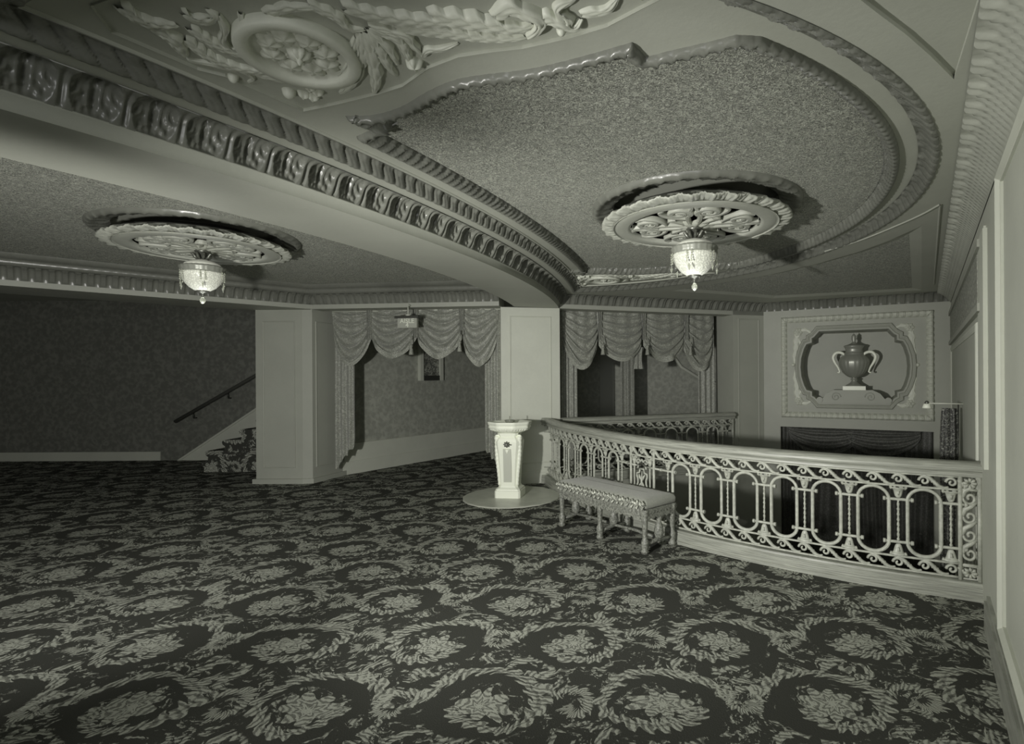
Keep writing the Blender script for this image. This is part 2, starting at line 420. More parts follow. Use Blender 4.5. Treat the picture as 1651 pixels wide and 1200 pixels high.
t=panelled_box('panelled_pier',pier,0,2.60,'pier_paint',[((-4.76,7.50),(-4.10,7.50),.10,.22,2.30),((-3.97,7.52),(-3.80,8.12),.06,.22,2.30)],'wide grey panelled pier at the left between staircase and draped aisle opening')
mb=MB(); mb.prism([(-4.80,7.47),(-4.09,7.47),(-3.95,7.50),(-3.77,8.16),(-4.80,8.16)],0,.07); mb.build('base_moulding','pier_paint',t)
wn=Vector((-WW.n.x,-WW.n.y))
pr=[Q1,Q2,(Q2[0]+wn.x*.5,Q2[1]+wn.y*.5),(Q1[0]+wn.x*.5,Q1[1]+wn.y*.5)]
t=panelled_box('corner_pier',pr,-2.6,ZC+.02,'pier_paint',[(Q1,Q2,.09,.1,2.40)],'narrow grey corner pier between draped window and the urn wall')
# far walls
mb=MB(); mb.grid([[(-3.84,8.10,0),(-3.84,8.10,2.9)],[(-2.107,10.87,0),(-2.107,10.87,2.9)]],False); struct('wall_aisle',mb,'paper')
AW=Plane((-3.84,8.10),(-2.107,10.87))
mb=MB(); wallbox(mb,AW,0,AW.L,0,.44,.02); wallbox(mb,AW,0,AW.L,.44,.47,.03); wallbox(mb,AW,0,AW.L,0,.20,.035); struct('baseboard_aisle',mb,'dado')
mb=MB(); mb.grid([[(-2.107,10.87,-.0),(-2.107,10.87,2.9)],[(4.3,11.0,-.0),(4.3,11.0,2.9)],[(3.1,9.0,-.0),(3.1,9.0,2.9)]],False); struct('wall_back',mb,'paper')
# curved stair string seen on the back wall through the window
BW=Plane((-2.107,10.87),(4.3,11.0))
mb=MB(); pp=[BW.px(x,y) for x,y in ((1060,520),(1075,560),(1098,592),(1130,612),(1180,625))]
mb.tube([BW.W(a,z,.03) for a,z in pp],.035,8); struct('trim_7',mb,'dado')
mb=MB(); a=BW.px(1000,600)[0]; mb.box(BW.W(a-.28,1.25,.05),(.14,.05,1.6)); struct('trim_8',mb,'paint')
# left stair hall
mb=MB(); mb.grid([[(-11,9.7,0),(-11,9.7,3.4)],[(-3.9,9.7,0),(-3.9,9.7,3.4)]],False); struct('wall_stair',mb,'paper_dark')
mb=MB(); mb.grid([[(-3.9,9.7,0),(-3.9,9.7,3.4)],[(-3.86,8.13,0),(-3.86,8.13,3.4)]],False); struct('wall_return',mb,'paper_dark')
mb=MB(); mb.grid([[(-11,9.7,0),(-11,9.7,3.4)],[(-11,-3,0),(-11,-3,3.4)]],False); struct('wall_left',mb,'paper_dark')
SW=Plane((-11,9.7),(-3.9,9.7))
s0,z0=SW.px(312,726); s1,z1=SW.px(408,662)
sl=(z1-z0)/(s1-s0)
mb=MB()
def slopeband(mb,pl,sa,za,sb,lo,hi,h,sl):
    P=[(sa,za+lo),(sb,za+lo+(sb-sa)*sl),(sb,za+hi+(sb-sa)*sl),(sa,za+hi)]
    k=len(mb.v); mb.v+=[pl.W(a,z,0.0) for a,z in P]+[pl.W(a,z,h) for a,z in P]
    for q in ((0,1,5,4),(1,2,6,5),(2,3,7,6),(3,0,4,7),(4,5,6,7)): mb.f.append(tuple(k+i for i in q)); mb.sm.append(False)
slopeband(mb,SW,s0-.6,z0-.6*sl,s1+1.5,-.42,-.04,.02,sl); slopeband(mb,SW,s0-.6,z0-.6*sl,s1+1.5,-.04,.0,.04,sl)
wallbox(mb,SW,0,s0-.6,0,.16,.02)
struct('baseboard_stair',mb,'dado')
# staircase
st=thing('staircase','short flight of carpeted steps rising right behind the grey pier','staircase',(-6.0,8.9,0))
for i in range(7):
    x0=-6.22+(0 if i==0 else .06+.27*(i-1)); zt=.17*(i+1); mb=MB()
    yf=8.45
    prof=[(x0+.02,zt-.17),(x0+.03,zt-.10),(x0-.01,zt-.07),(x0-.02,zt-.03),(x0,zt-.004),(x0+.03,zt)]
    if i<7:
        x1=-3.95
        rows=[[(x,yf,z) for x,z in prof+[(x1,zt),(x1,zt-.17)]],[(x,9.69,z) for x,z in prof+[(x1,zt),(x1,zt-.17)]]]
        mb.grid(rows,False,False,True); k=len(mb.v)-16; mb.f.append(tuple(range(k,k+8))); mb.f.append(tuple(range(k+15,k+7,-1))); mb.sm+=[False,False]
    mb.build('step','carpet',st)
ha,hz_=SW.px(300,670,.1); hb,hzb=SW.px(408,608,.1); hs=(hzb-hz_)/(hb-ha)
hr=thing('stair_handrail','dark wooden handrail sloping up the dark wall above the steps','handrail',SW.W(ha,hz_,.1))
MB().tube([SW.W(ha-.2,hz_-.2*hs,.10),SW.W(hb+1.5,hzb+1.5*hs,.10)],.032,10).build('rail','wood',hr)
for q in (.12,.75,1.6):
    a=ha+q; z=hz_+q*hs; MB().tube([SW.W(a,z-.12,0.0),SW.W(a,z-.12,.07),SW.W(a,z-.03,.10)],.012,6).build('bracket','dark',hr)
# ================================================================= HEADERS (fascias over openings) + cornices
def header(name,p0,p1,zb,zt,th,m='paint'):
    d=Vector((p1[0]-p0[0],p1[1]-p0[1])).normalized(); n=Vector((-d.y,d.x))
    if n.dot(Vector(p0))<0: n=-n
    return struct(name,MB().prism([p0,p1,(p1[0]+n.x*th,p1[1]+n.y*th),(p0[0]+n.x*th,p0[1]+n.y*th)],zb,zt),m)
HA0=K1; HA1=(-1.262,7.20)
header('trim_9',HA0,HA1,ZS,2.95,.26,'paint')
header('trim_10',K00,K1,ZS,2.95,.75,'paint')
header('trim_11',PB,Q1,ZS,2.95,.26,'paint')
header('trim_11b' if False else 'trim_12',Q1,Q2,ZS,2.95,.26,'paint')
cornp=prof_curve([(0.0,ZC),(.012,ZC+.004),(.03,ZC+.03),(.055,ZC+.07),(.085,ZC+.10),(.115,ZC+.112),(.12,Z0)],16)
n_=[12]
def cornice(path,side,per=.115,amp=.030,prof=cornp,ds=.007,m='mould',disp=None):
    n_[0]+=1; mb=MB(); sweep(mb,path,prof,ds,disp or egg_disp(per,amp),False,side); return struct('trim_%d'%n_[0],mb,m)
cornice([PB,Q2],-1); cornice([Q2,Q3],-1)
cornice([RE,Q3],1,.16,.03,prof_curve([(0.0,ZC-.02),(.02,ZC),(.05,ZC+.03),(.09,ZC+.07),(.13,ZC+.10),(.155,ZC+.115),(.16,Z0)],16),.012,disp=rope_disp(.060,.030),m='medallion')  # paler plaster than the other cornices: light this crown faces put into colour
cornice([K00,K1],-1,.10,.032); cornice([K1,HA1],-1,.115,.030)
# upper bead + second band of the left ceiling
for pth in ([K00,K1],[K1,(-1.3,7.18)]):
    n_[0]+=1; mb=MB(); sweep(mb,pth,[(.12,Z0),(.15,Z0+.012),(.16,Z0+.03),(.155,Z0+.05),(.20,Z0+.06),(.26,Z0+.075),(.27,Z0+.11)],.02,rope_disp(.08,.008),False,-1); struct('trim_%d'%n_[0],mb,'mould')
# ================================================================= CEILING
cTri0=[U(*p,Z0) for p in [(1083,469),(1240,443.6),(1312,427),(1385,406),(1431,389),(1486,364.5)]]
tri=cTri0+[U(1486,468,Z0),U(1360,475,Z0),U(1246,481,Z0),U(1170,475,Z0)]
ringR=2.97; ringRi=2.885
rc=arc(CR,ringR,-2.3,2.45,120)
# inner opening polygon: ring arc + left R2o arc
RB=dict(C2=10.533,C3=10.575,C4=10.645,R2o=10.745,R2i=10.83,PLo=10.975,PLi=11.06)
def beamx(R,y): return CB[0]+math.sqrt(R*R-(y-CB[1])**2)
def isect(R,rr,lo,hi,near):
    # point where circle (CB,R) meets circle (CR,rr)
    dx=CR[0]-CB[0]; dy=CR[1]-CB[1]; D=math.hypot(dx,dy); a=(R*R-rr*rr+D*D)/(2*D); h=math.sqrt(max(0,R*R-a*a))
    mx_=CB[0]+a*dx/D; my=CB[1]+a*dy/D
    p1=(mx_+h*dy/D,my-h*dx/D); p2=(mx_-h*dy/D,my+h*dx/D)
    return (p1 if p1[1]<p2[1] else p2) if near else (p1 if p1[1]>p2[1] else p2)
def ang(c,p): return math.atan2(p[1]-c[1],p[0]-c[0])
def lens(Rb,Rr,inset=0,n=90):
    a=isect(Rb,Rr,0,0,True); b=isect(Rb,Rr,0,0,False)
    left=arc(CB,Rb,ang(CB,b),ang(CB,a),n)       # far -> near
    right=arc(CR,Rr,ang(CR,a),ang(CR,b),n)      # near -> far
    return left,right
Lo,Ro=lens(RB['R2o'],ringR); Li,Ri=lens(RB['R2i'],ringRi)
opening=[tuple(p) for p in Lo[:-1]]+[tuple(p) for p in Ro[:-1]]
# main lower field: between beam edge C4, walls, minus opening
c4=beam(RB['C4'],-1.2,7.42,80)
outer=[tuple(p) for p in c4]+[PB,Q2,Q3,RE,(1.2,-1.2)]
sp_up=[U(1538,128,Z0),U(1500,90,Z0),U(1460,55,Z0),U(1413,20,Z0),U(1360,-22,Z0),U(1585,-22,Z0)]
sp_lo=[U(1516,329,Z0),U(1507,455,Z0),U(1494,462,Z0),U(1494,356,Z0)]
mb=MB(); mb.fill(outer,[opening,tri,sp_up],lambda x,y:(x,y,Z0)); struct('ceiling',mb,'field')
# shallow upper-right panel
mb=MB(); mb.fill(sp_up,[],lambda x,y:(x,y,Z0+.016)); mb.grid([[(p[0],p[1],Z0),(p[0],p[1],Z0+.016)] for p in sp_up],False,True,False)
struct('ceiling_corner_panel',mb,'field')
# raised lip around the corner triangle (thin line beyond the stippled panel)
n_[0]+=1; mb=MB(); pth=catmull([U(*p,Z0) for p in [(1330,405),(1385,388),(1440,366),(1485,346),(1516,329)]],8)
sweep(mb,pth,[(-.008,Z0),(-.004,Z0-.008),(.004,Z0-.008),(.008,Z0)],.02); sweep(mb,[U(1516,329,Z0),U(1506,458,Z0)],[(-.008,Z0),(-.004,Z0-.008),(.004,Z0-.008),(.008,Z0)],.05); struct('trim_%d'%n_[0],mb,'field')
# stippled triangle, splayed reveal
cen=Vector((sum(p[0] for p in tri)/len(tri),sum(p[1] for p in tri)/len(tri)))
def inset(poly,d):
    n=len(poly); out=[]
    A=sum(poly[i][0]*poly[(i+1)%n][1]-poly[(i+1)%n][0]*poly[i][1] for i in range(n)); sg=1 if A>0 else -1
    for i in range(n):
        a=Vector(poly[i-1]);b_=Vector(poly[i]);c=Vector(poly[(i+1)%n])
        d1=(b_-a).normalized(); d2=(c-b_).normalized(); n1=Vector((-d1.y,d1.x))*sg; n2=Vector((-d2.y,d2.x))*sg
        m_=(n1+n2); k=max(.5,m_.length); m_=m_.normalized(); q=1/max(.35,m_.dot(n1)); out.append(tuple(b_+m_*d*q))
    return out
tin=inset(tri,.11)
mb=MB(); mb.grid([[(a[0],a[1],Z0),(b_[0],b_[1],Z0+.022)] for a,b_ in zip(tri,tin)],False,True,False); struct('ceiling_corner_reveal',mb,'field')
mb=MB(); mb.fill(tin,[],lambda x,y:(x,y,Z0+.022)); struct('ceiling_corner_stipple',mb,'stipple')
# rope mouldings: beam side and ring side (step Z0 -> Z1)
ropeprof=lambda w,z0,z1:prof_curve([(0,z0),(.004,z0-.006),(w*.25,z0-.004),(w*.55,z0+(z1-z0)*.35),(w*.85,z0+(z1-z0)*.8),(w,z1+.002)],20)
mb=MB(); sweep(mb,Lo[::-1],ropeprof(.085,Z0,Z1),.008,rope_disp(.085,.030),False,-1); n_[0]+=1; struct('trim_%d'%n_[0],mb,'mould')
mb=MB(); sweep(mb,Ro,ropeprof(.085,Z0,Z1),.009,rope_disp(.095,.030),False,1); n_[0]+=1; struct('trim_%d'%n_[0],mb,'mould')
# bead along the rope, upper field
mb=MB(); sweep(mb,[Vector(p) for p in lens(RB['R2i']+.03,ringRi)[0]],[(-.008,Z1),(-.006,Z1-.012),(.004,Z1-.012),(.006,Z1)],.03); n_[0]+=1; struct('trim_%d'%n_[0],mb,'field')
# textured shield panel P
near=[(-1.13,2.46),(-1.00,2.45),(-.85,2.38),(-.68,2.245),(-.55,2.165),(-.43,2.13),(-.27,2.10),(-.12,2.05),(.02,1.99),(.15,1.93)]
near2=[(.21,2.02),(.30,1.98),(.43,1.93),(.52,1.89)]
near=[(p[0]*Z1_/1.21,p[1]*Z1_/1.21) for p in near for Z1_ in (1.20,)]; near2=[(p[0]*1.20/1.21,p[1]*1.20/1.21) for p in near2]
nl=Vector(near[0]); lt=Vector((CB[0],0)); 
ltip=(beamx(RB['PLo'],2.64),2.64); notch=(-1.04,2.56)
nearc=[tuple(p) for p in catmull(near,5)]
pr_=2.79
a_n=ang(CR,near2[-1]); 
P_near=[ltip,notch]+nearc+[tuple(Vector(p)) for p in near2]
P_far=[tuple(mirror(p)) for p in P_near][::-1]
a0=ang(CR,P_near[-1]); a1=ang(CR,P_far[0])
right=[tuple(p) for p in arc(CR,pr_,a0,a1,60)][1:-1]
a0=ang(CB,P_far[-1]); a1=ang(CB,P_near[0])
left=[tuple(p) for p in arc(CB,RB['PLo'],a0,a1,60)][1:-1]
Pout=P_near+right+P_far+left                       # counter-clockwise
def dedupe(P,e=.012):
    o=[]
    for p in P:
        if not o or math.hypot(p[0]-o[-1][0],p[1]-o[-1][1])>e: o.append(p)
    return o
Pout=dedupe(Pout)
def refine(P,e=.012):
    n=len(P); o=[]
    for i in range(n):
        a=Vector(P[i-1]);b_=Vector(P[i]);c=Vector(P[(i+1)%n]); d1=(b_-a); d2=(c-b_)
        if d1.angle(d2)>.30:
            if d1.length>2.5*e: o.append(tuple(b_-d1.normalized()*e))
            o.append(tuple(b_))
            if d2.length>2.5*e: o.append(tuple(b_+d2.normalized()*e))
        else: o.append(tuple(b_))
    return o
Pout=refine(Pout)
Pin=inset(Pout,.075)
# ornament panels (near + mirrored)
ornn=[(-1.46,2.12),(-1.30,2.40),(-1.12,2.34),(-.91,2.26),(-.78,2.20),(-.63,2.07),(-.50,2.00),(-.37,1.97),(-.25,1.95),(-.07,1.89),(.06,1.83),(.16,1.75),(.25,1.68)]
lowarc=[tuple(p) for p in arc(CR,2.80,ang(CR,(.25,1.70)),ang(CR,(-1.60,1.70)),24)]
orn=[(p[0]*.992,p[1]*.992) for p in ornn]+lowarc[1:]+[tuple(p) for p in arc(CB,RB['R2i']+.10,ang(CB,(-1.60,1.72)),ang(CB,(-1.47,2.10)),6)][1:-1]
orn=dedupe(orn,.02); ornf=[tuple(mirror(p)) for p in orn]
field=[tuple(p) for p in Li[:-1]]+[tuple(p) for p in Ri[:-1]]
mb=MB(); mb.fill(field,[Pout,orn,ornf],lambda x,y:(x,y,Z1)); struct('ceiling_upper_field',mb,'field')
mb=MB()
for o_ in (orn,ornf):
    mb.fill(o_,[],lambda x,y:(x,y,Z1+.008)); mb.grid([[(p[0],p[1],Z1-.006),(p[0],p[1],Z1+.008)] for p in o_],False,True,False)
struct('ceiling_ornament_ground',mb,'field')
MC=(.765,3.95); ML=(-3.42,4.66)
circ=lambda c,r,n=64:[(c[0]+r*cos(2*PI*i/n),c[1]+r*sin(2*PI*i/n)) for i in range(n)]
mb=MB(); mb.fill(Pin,[circ(MC,.625)],lambda x,y:(x,y,Z2)); struct('ceiling_stipple',mb,'stipple')
def dome(c,z,nm):
    mb=MB(); mb.grid([[(p[0],p[1],z),(p[0],p[1],z+.10)] for p in circ(c,.625)],True,True,False); mb.fill(circ(c,.625),[],lambda x,y:(x,y,z+.10)); struct(nm,mb,'field')
dome(MC,Z2,'ceiling_recess')
# moulding round P with mitred corners : loop of offset polygons
def loopmould(mb,poly,prof,disp,ds=.009):
    R=[]; n=len(poly); cor=[]
    dens=[]; 
    for i in range(n):
        a=Vector(poly[i]); b_=Vector(poly[(i+1)%n]); k=max(1,int((b_-a).length/ds))
        for j in range(k): dens.append((i,j/k))
    wmax=prof[-1][0]; ins=inset(poly,1.0); base=[Vector(p) for p in poly]; dirs=[Vector(ins[i])-base[i] for i in range(n)]
    rows=[]; s=0; prevp=None; kk=len(prof)
    for (i,f) in dens:
        j=(i+1)%n; p=base[i].lerp(base[j],f); dd=dirs[i].lerp(dirs[j],f)
        if prevp is not None: s+=(p-prevp).length
        prevp=p; row=[]
        for m_,(u,z) in enumerate(prof):
            t=m_/(kk-1); h=disp(s,t); q=p+dd*(u+h*.75); row.append((q.x,q.y,z-h*.7))
        rows.append(row)
    mb.grid(rows,True,True,False)
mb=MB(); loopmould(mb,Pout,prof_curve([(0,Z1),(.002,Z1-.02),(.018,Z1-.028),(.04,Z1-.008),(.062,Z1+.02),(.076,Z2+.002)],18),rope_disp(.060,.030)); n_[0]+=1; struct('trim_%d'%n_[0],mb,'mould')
# ================================================================= BEAM (soffit, fascia, crown)
c2=beam(RB['C2'],.2,7.52,90); c1=beam(9.93,.2,7.30,90)
mb=MB(); mb.grid([[(a.x,a.y,ZS),(b_.x,b_.y,ZS)] for a,b_ in zip(c1,c2)],False)
mb.grid([[(a.x,a.y,ZS),(a.x,a.y,2.9)] for a in c1],False)
struct('ceiling_beam',mb,'soffit')
mb=MB(); sweep(mb,c2,[(0,ZS),(0,ZC-.012),(-.012,ZC-.010),(-.014,ZC-.002),(-.006,ZC)],.05); n_[0]+=1; struct('trim_%d'%n_[0],mb,'soffit')
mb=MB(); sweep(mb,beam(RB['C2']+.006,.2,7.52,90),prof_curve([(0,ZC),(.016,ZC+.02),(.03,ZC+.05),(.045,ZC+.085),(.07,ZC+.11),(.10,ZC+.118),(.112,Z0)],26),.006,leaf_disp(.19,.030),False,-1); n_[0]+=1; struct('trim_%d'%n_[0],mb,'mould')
# left room ceiling : flat border strip + stippled field
ZL=2.76
lf=[tuple(p) for p in beam(9.78,.2,7.3,60)]
mb=MB(); mb.grid([[(a.x,a.y,ZS+.05),(b_.x,b_.y,ZS+.05)] for a,b_ in zip(beam(9.86,.2,7.32,60),beam(9.93,.2,7.32,60))],False)
mb.grid([[(a.x,a.y,ZS+.05),(a.x,a.y,ZL)] for a in beam(9.86,.2,7.32,60)],False); n_[0]+=1; struct('trim_%d'%n_[0],mb,'soffit')
mb=MB(); mb.fill([tuple(p) for p in beam(9.86,.2,7.32,60)]+[K1,K00,(-7.4,.2)],[circ(ML,.625)],lambda x,y:(x,y,ZL)); struct('ceiling_left',mb,'stipple'); dome(ML,ZL,'ceiling_recess_left')
mb=MB(); mb.fill([(-11,9.9),(-11,3.5),(-7.3,4.1),K1,(-1.2,7.4),PB,Q2,(4.5,12.6),(-11,12.6)],[],lambda x,y:(x,y,2.93)); struct('ceiling_rear',mb,'field')
# ================================================================= RELIEF ORNAMENT (ribbons of acanthus)
def ribbon(mb,MP,path,w,H,lob=14,ds=.006,ridge=3,tipw=.15):
    P=resample(catmull([Vector(p) for p in path],10),ds); N=normals(P); n=len(P); rows=[]; L=n*ds
    for i,p in enumerate(P):
        t=i/(n-1); lo2=max(2,lob*.55); fr_=(lo2*t)%1.0; ww=w*(tipw+(1-tipw)*sin(PI*min(1,t*.62+.30)))*(.62+.46*fr_**.7 if fr_<.82 else .62+.46*(1-fr_)/.18)
        row=[]
        for j in range(11):
            u=j/5-1; q=p+N[i]*u*ww+ (P[min(i+1,n-1)]-P[max(0,i-1)]).normalized()*(-abs(u)*ww*.95)
            h=H*(1-abs(u)**2.6)*(.72+.20*cos(u*PI*ridge)-.28*math.exp(-(u/.12)**2))*(.80+.20*abs(sin(lo2*PI*t*1.0+abs(u)*1.5)))*sin(PI*min(1,max(.03,t*.94+.05)))**.4
            row.append(MP(q.x,q.y,h if abs(u)<.99 else 0))
        rows.append(row)
    mb.grid(rows,True); return mb
def blob(mb,MP,c,r,H,pet=0,n=24,ph=0):
    rows=[]
    for i in range(7):
        t=i/6; rows.append([MP(c[0]+r*t*(1+(.16*cos(pet*a+ph) if pet else 0))*cos(a),c[1]+r*t*(1+(.16*cos(pet*a+ph) if pet else 0))*sin(a),H*math.sqrt(max(0,1-t*t))*(1+(.25*cos(pet*a+ph)*t if pet else 0))) for a in [2*PI*j/n for j in range(n)]])
    mb.grid(rows,True,False,True); return mb
def spiral(c,r0,r1,a0,turns,n=22): return [(c[0]+(r0+(r1-r0)*i/n)*cos(a0+turns*2*PI*i/n),c[1]+(r0+(r1-r0)*i/n)*sin(a0+turns*2*PI*i/n)) for i in range(n+1)]
def ceiling_relief(label,mir,base):
    zc=Z1+.008
    def MP(x,y,h):
        if mir: q=mirror((x,y)); x,y=q.x,q.y
        return (x,y,zc-h)
    rt=thing('ceiling_relief',label,'ceiling ornament',base)
    def pz(l): return [U(x,y,zc) for x,y in l]
    c=U(483,82,zc); R=.185
    mb=MB(); ci=[Vector(c)+Vector((cos(a),sin(a)))*R for a in [2*PI*i/60 for i in range(60)]]
    ring=[]
    for a in [2*PI*i/72 for i in range(72)]:
        ring.append([MP(c[0]+rr*cos(a),c[1]+rr*sin(a),hh) for rr,hh in ((R*1.14,0),(R*1.13,.028),(R*1.10,.036),(R*.92,.036),(R*.88,.028),(R*.86,.008),(R*.4,.004),(0.001,.004))])
    mb.grid(ring,True,True,False); mb.build('rosette_frame','relief',rt)
    mb=MB()
    for k in range(8):
        a=2*PI*k/8; blob(mb,MP,(c[0]+.098*cos(a),c[1]+.098*sin(a)),.045,.026,5,20,a)
        ribbon(mb,MP,[(c[0]+.03*cos(a+.35),c[1]+.03*sin(a+.35)),(c[0]+.08*cos(a+.4),c[1]+.08*sin(a+.4)),(c[0]+.14*cos(a+.38),c[1]+.14*sin(a+.38))],.018,.02,4,.008)
    blob(mb,MP,c,.042,.038,8); blob(mb,MP,c,.016,.055,0)
    mb.build('rosette','relief',rt)
    L=[([(592,50),(612,78),(628,105),(640,122)],.040,.035,7),([(588,52),(600,88),(606,120),(604,150)],.045,.04,8),([(585,55),(582,90),(570,128),(548,150)],.040,.035,8),
       ([(596,45),(625,72),(640,100),(636,100)],.03,.03,6),([(575,60),(566,92),(552,115),(530,125)],.025,.03,7),
       ([(600,42),(640,58),(655,80),(662,100)],.038,.035,8),([(598,40),(650,52),(668,70),(682,82),(690,75)],.030,.035,6),
       ([(682,88),(690,78),(715,74),(740,68)],.020,.03,3),
       ([(640,42),(690,45),(740,50),(800,58),(850,60)],.050,.035,16),([(700,22),(760,28),(830,40),(862,38)],.06,.05,10),
       ([(560,10),(620,22),(700,30),(780,30)],.05,.04,14),([(800,20),(830,8),(870,30),(850,60)],.045,.05,5),([(868,30),(890,25),(925,38),(940,28)],.04,.045,5),([(905,45),(915,28),(900,8),(930,-5)],.03,.04,4),
       ([(300,62),(340,88),(380,104),(420,112),(440,108)],.045,.035,14),([(305,95),(345,102),(390,112),(408,124),(400,132)],.020,.025,5),
       ([(310,45),(350,68),(392,85),(430,100)],.04,.035,12),([(400,112),(440,122),(480,128),(475,118)],.025,.03,8),
       ([(352,22),(362,42),(360,62),(378,74),(398,64)],.022,.035,5),([(388,20),(392,38),(380,52)],.018,.03,4),
       ([(300,20),(325,28),(345,22),(330,12)],.04,.03,5),([(500,5),(540,22),(565,42),(590,48)],.035,.03,9),([(430,18),(470,8),(520,12)],.03,.03,6),
       ([(250,40),(280,60),(300,90)],.05,.04,7),([(200,10),(240,30),(290,40)],.05,.04,8),([(940,20),(980,10),(1000,-10)],.03,.03,4)]
    for pth,w,H,lb in L:
        ribbon(MB(),MP,pz(pth),w*.8,H,lb).build('acanthus_leaf','relief',rt)
    for dx,dy,r_,h_,p_ in ((466,146,.028,.035,0),(490,150,.024,.025,3),(505,154,.024,.025,3),(512,146,.024,.025,3),(500,138,.024,.025,3),(376,122,.02,.03,0),(385,65,.022,.035,0),(668,98,.03,.035,4),(905,42,.02,.035,0)):
        blob(MB(),MP,U(dx,dy,zc),r_,h_,p_).build('berry','relief',rt)
ceiling_relief('large carved ceiling ornament at upper left with round wheel rosette and acanthus leaves',False,(-1.2,1.9,Z1+.03))
ceiling_relief('carved ceiling ornament at far end of the stippled panel near the pillar',True,(-.2,6.5,Z1+.03))
# ================================================================= MEDALLIONS + LAMPS
def medallion(c,zt,label,dz=0):
    t=thing('ceiling_medallion',label,'ceiling medallion',(c[0],c[1],zt)); zb=zt-.128
    mb=MB(); prof=prof_curve([(.762,zt+.001),(.757,zt-.02),(.73,zt-.035),(.69,zt-.02),(.655,zt-.012),(.62,zt-.004),(.60,zt+.0)],12)
    rows=[]; f=rope_disp(.11,.024)
    n=360
    for i in range(n):
        a=2*PI*i/n; rows.append([(c[0]+r*cos(a),c[1]+r*sin(a),z-f(a*.72,j/11)) for j,(r,z) in enumerate(prof)])
    mb.grid(rows,True,True,False); mb.build('outer_ring','mould',t)
    mb=MB(); g=leaf_disp(.136,.022); prof=prof_curve([(.60,zt-.07),(.675,zt-.098),(.682,zt-.106),(.665,zt-.114),(.63,zt-.122),(.60,zb),(.585,zb)],14); rows=[]
    n=420
    for i in range(n):
        a=2*PI*i/n; rows.append([(c[0]+(r+.3*g(a*.65,1-j/13))*cos(a),c[1]+(r+.3*g(a*.65,1-j/13))*sin(a),z-g(a*.65,1-j/13)*.8) for j,(r,z) in enumerate(prof)])
    mb.grid(rows,True,True,False); mb.build('leaf_crown','medallion',t)
    mb=MB().lathe([(.60,-.012),(.60,-.002),(.58,.004-.01),(.565,-.012),(.535,-.010),(.50,-.014),(.475,-.006),(.47,.02)],(c[0],c[1],zb),96); mb.f=[f_ for f_ in mb.f if len(f_)==4]; mb.sm=mb.sm[:len(mb.f)]
    mb.build('disc_rim','medallion',t)
    mb=MB().lathe([(.60,.07),(.60,.05),(.48,.045),(.001,.045)],(c[0],c[1],zb),64); mb.lathe([(.45,.045),(.45,.128)],(c[0],c[1],zb),48); mb.build('disc_shade_backing','dark',t)  # dark plate stands in for the shade inside the pierced openings
    MP=lambda x,y,h:(c[0]+x,c[1]+y,zb+.012-h)
    for k in range(8):
        a=2*PI*k/8+.2; mb=MB(); rot=lambda p:(p[0]*cos(a)-p[1]*sin(a),p[0]*sin(a)+p[1]*cos(a)); sg=1 if k%2 else -1
        p=[(.07,0),(.16,.02*sg),(.26,.06*sg)]+[(q[0],q[1]) for q in spiral((.335,.03*sg),.085,.02,sg*2.4,-1.5*sg,20)]
        P=[rot(q) for q in p]
        def rib(mb,P,w,H):
            Q=resample(catmull(P,8),.008); N=normals(Q); n=len(Q); rows=[]
            for i,q in enumerate(Q):
                tt=i/(n-1); ww=w*(.55+.5*sin(PI*tt)); rows.append([MP(q.x+N[i].x*u*ww,q.y+N[i].y*u*ww,hh) for u,hh in ((-1,-.02),(-.95,H*.5),(-.5,H),(0,H*.6),(.5,H),(.95,H*.5),(1,-.02))])
            mb.grid(rows,True)
        rib(mb,P,.022,.020)
        rib(mb,[rot(q) for q in ((.28,.07*sg),(.36,.12*sg),(.43,.16*sg),(.455,.11*sg))],.016,.018)
        rib(mb,[rot(q) for q in ((.20,.03*sg),(.25,-.03*sg),(.33,-.075*sg),(.42,-.08*sg),(.46,-.03*sg))],.015,.018)
        rib(mb,[rot(q) for q in ((.10,-.05*sg),(.17,-.07*sg),(.22,-.09*sg),(.19,-.12*sg))],.012,.018)
        blob(mb,MP,rot((.335,.03*sg)),.026,.022,5); mb.build('scroll','medallion',t)
    mb=MB(); blob(mb,MP,(0,0),.12,.03,8,48); 
    for k in range(12):
        a=2*PI*k/12; ribbon(mb,MP,[(.05*cos(a),.05*sin(a)),(.10*cos(a),.10*sin(a)),(.155*cos(a),.155*sin(a))],.022,.03,4,.008)
    mb.build('centre_rosette','medallion',t)
    return t
MC=(.765,3.95); medallion(MC,Z2,'large round carved medallion with pierced scrollwork on the stippled ceiling at right')
ML=(-3.42,4.66); medallion(ML,ZL,'round carved medallion on the left room ceiling, cut by the beam')
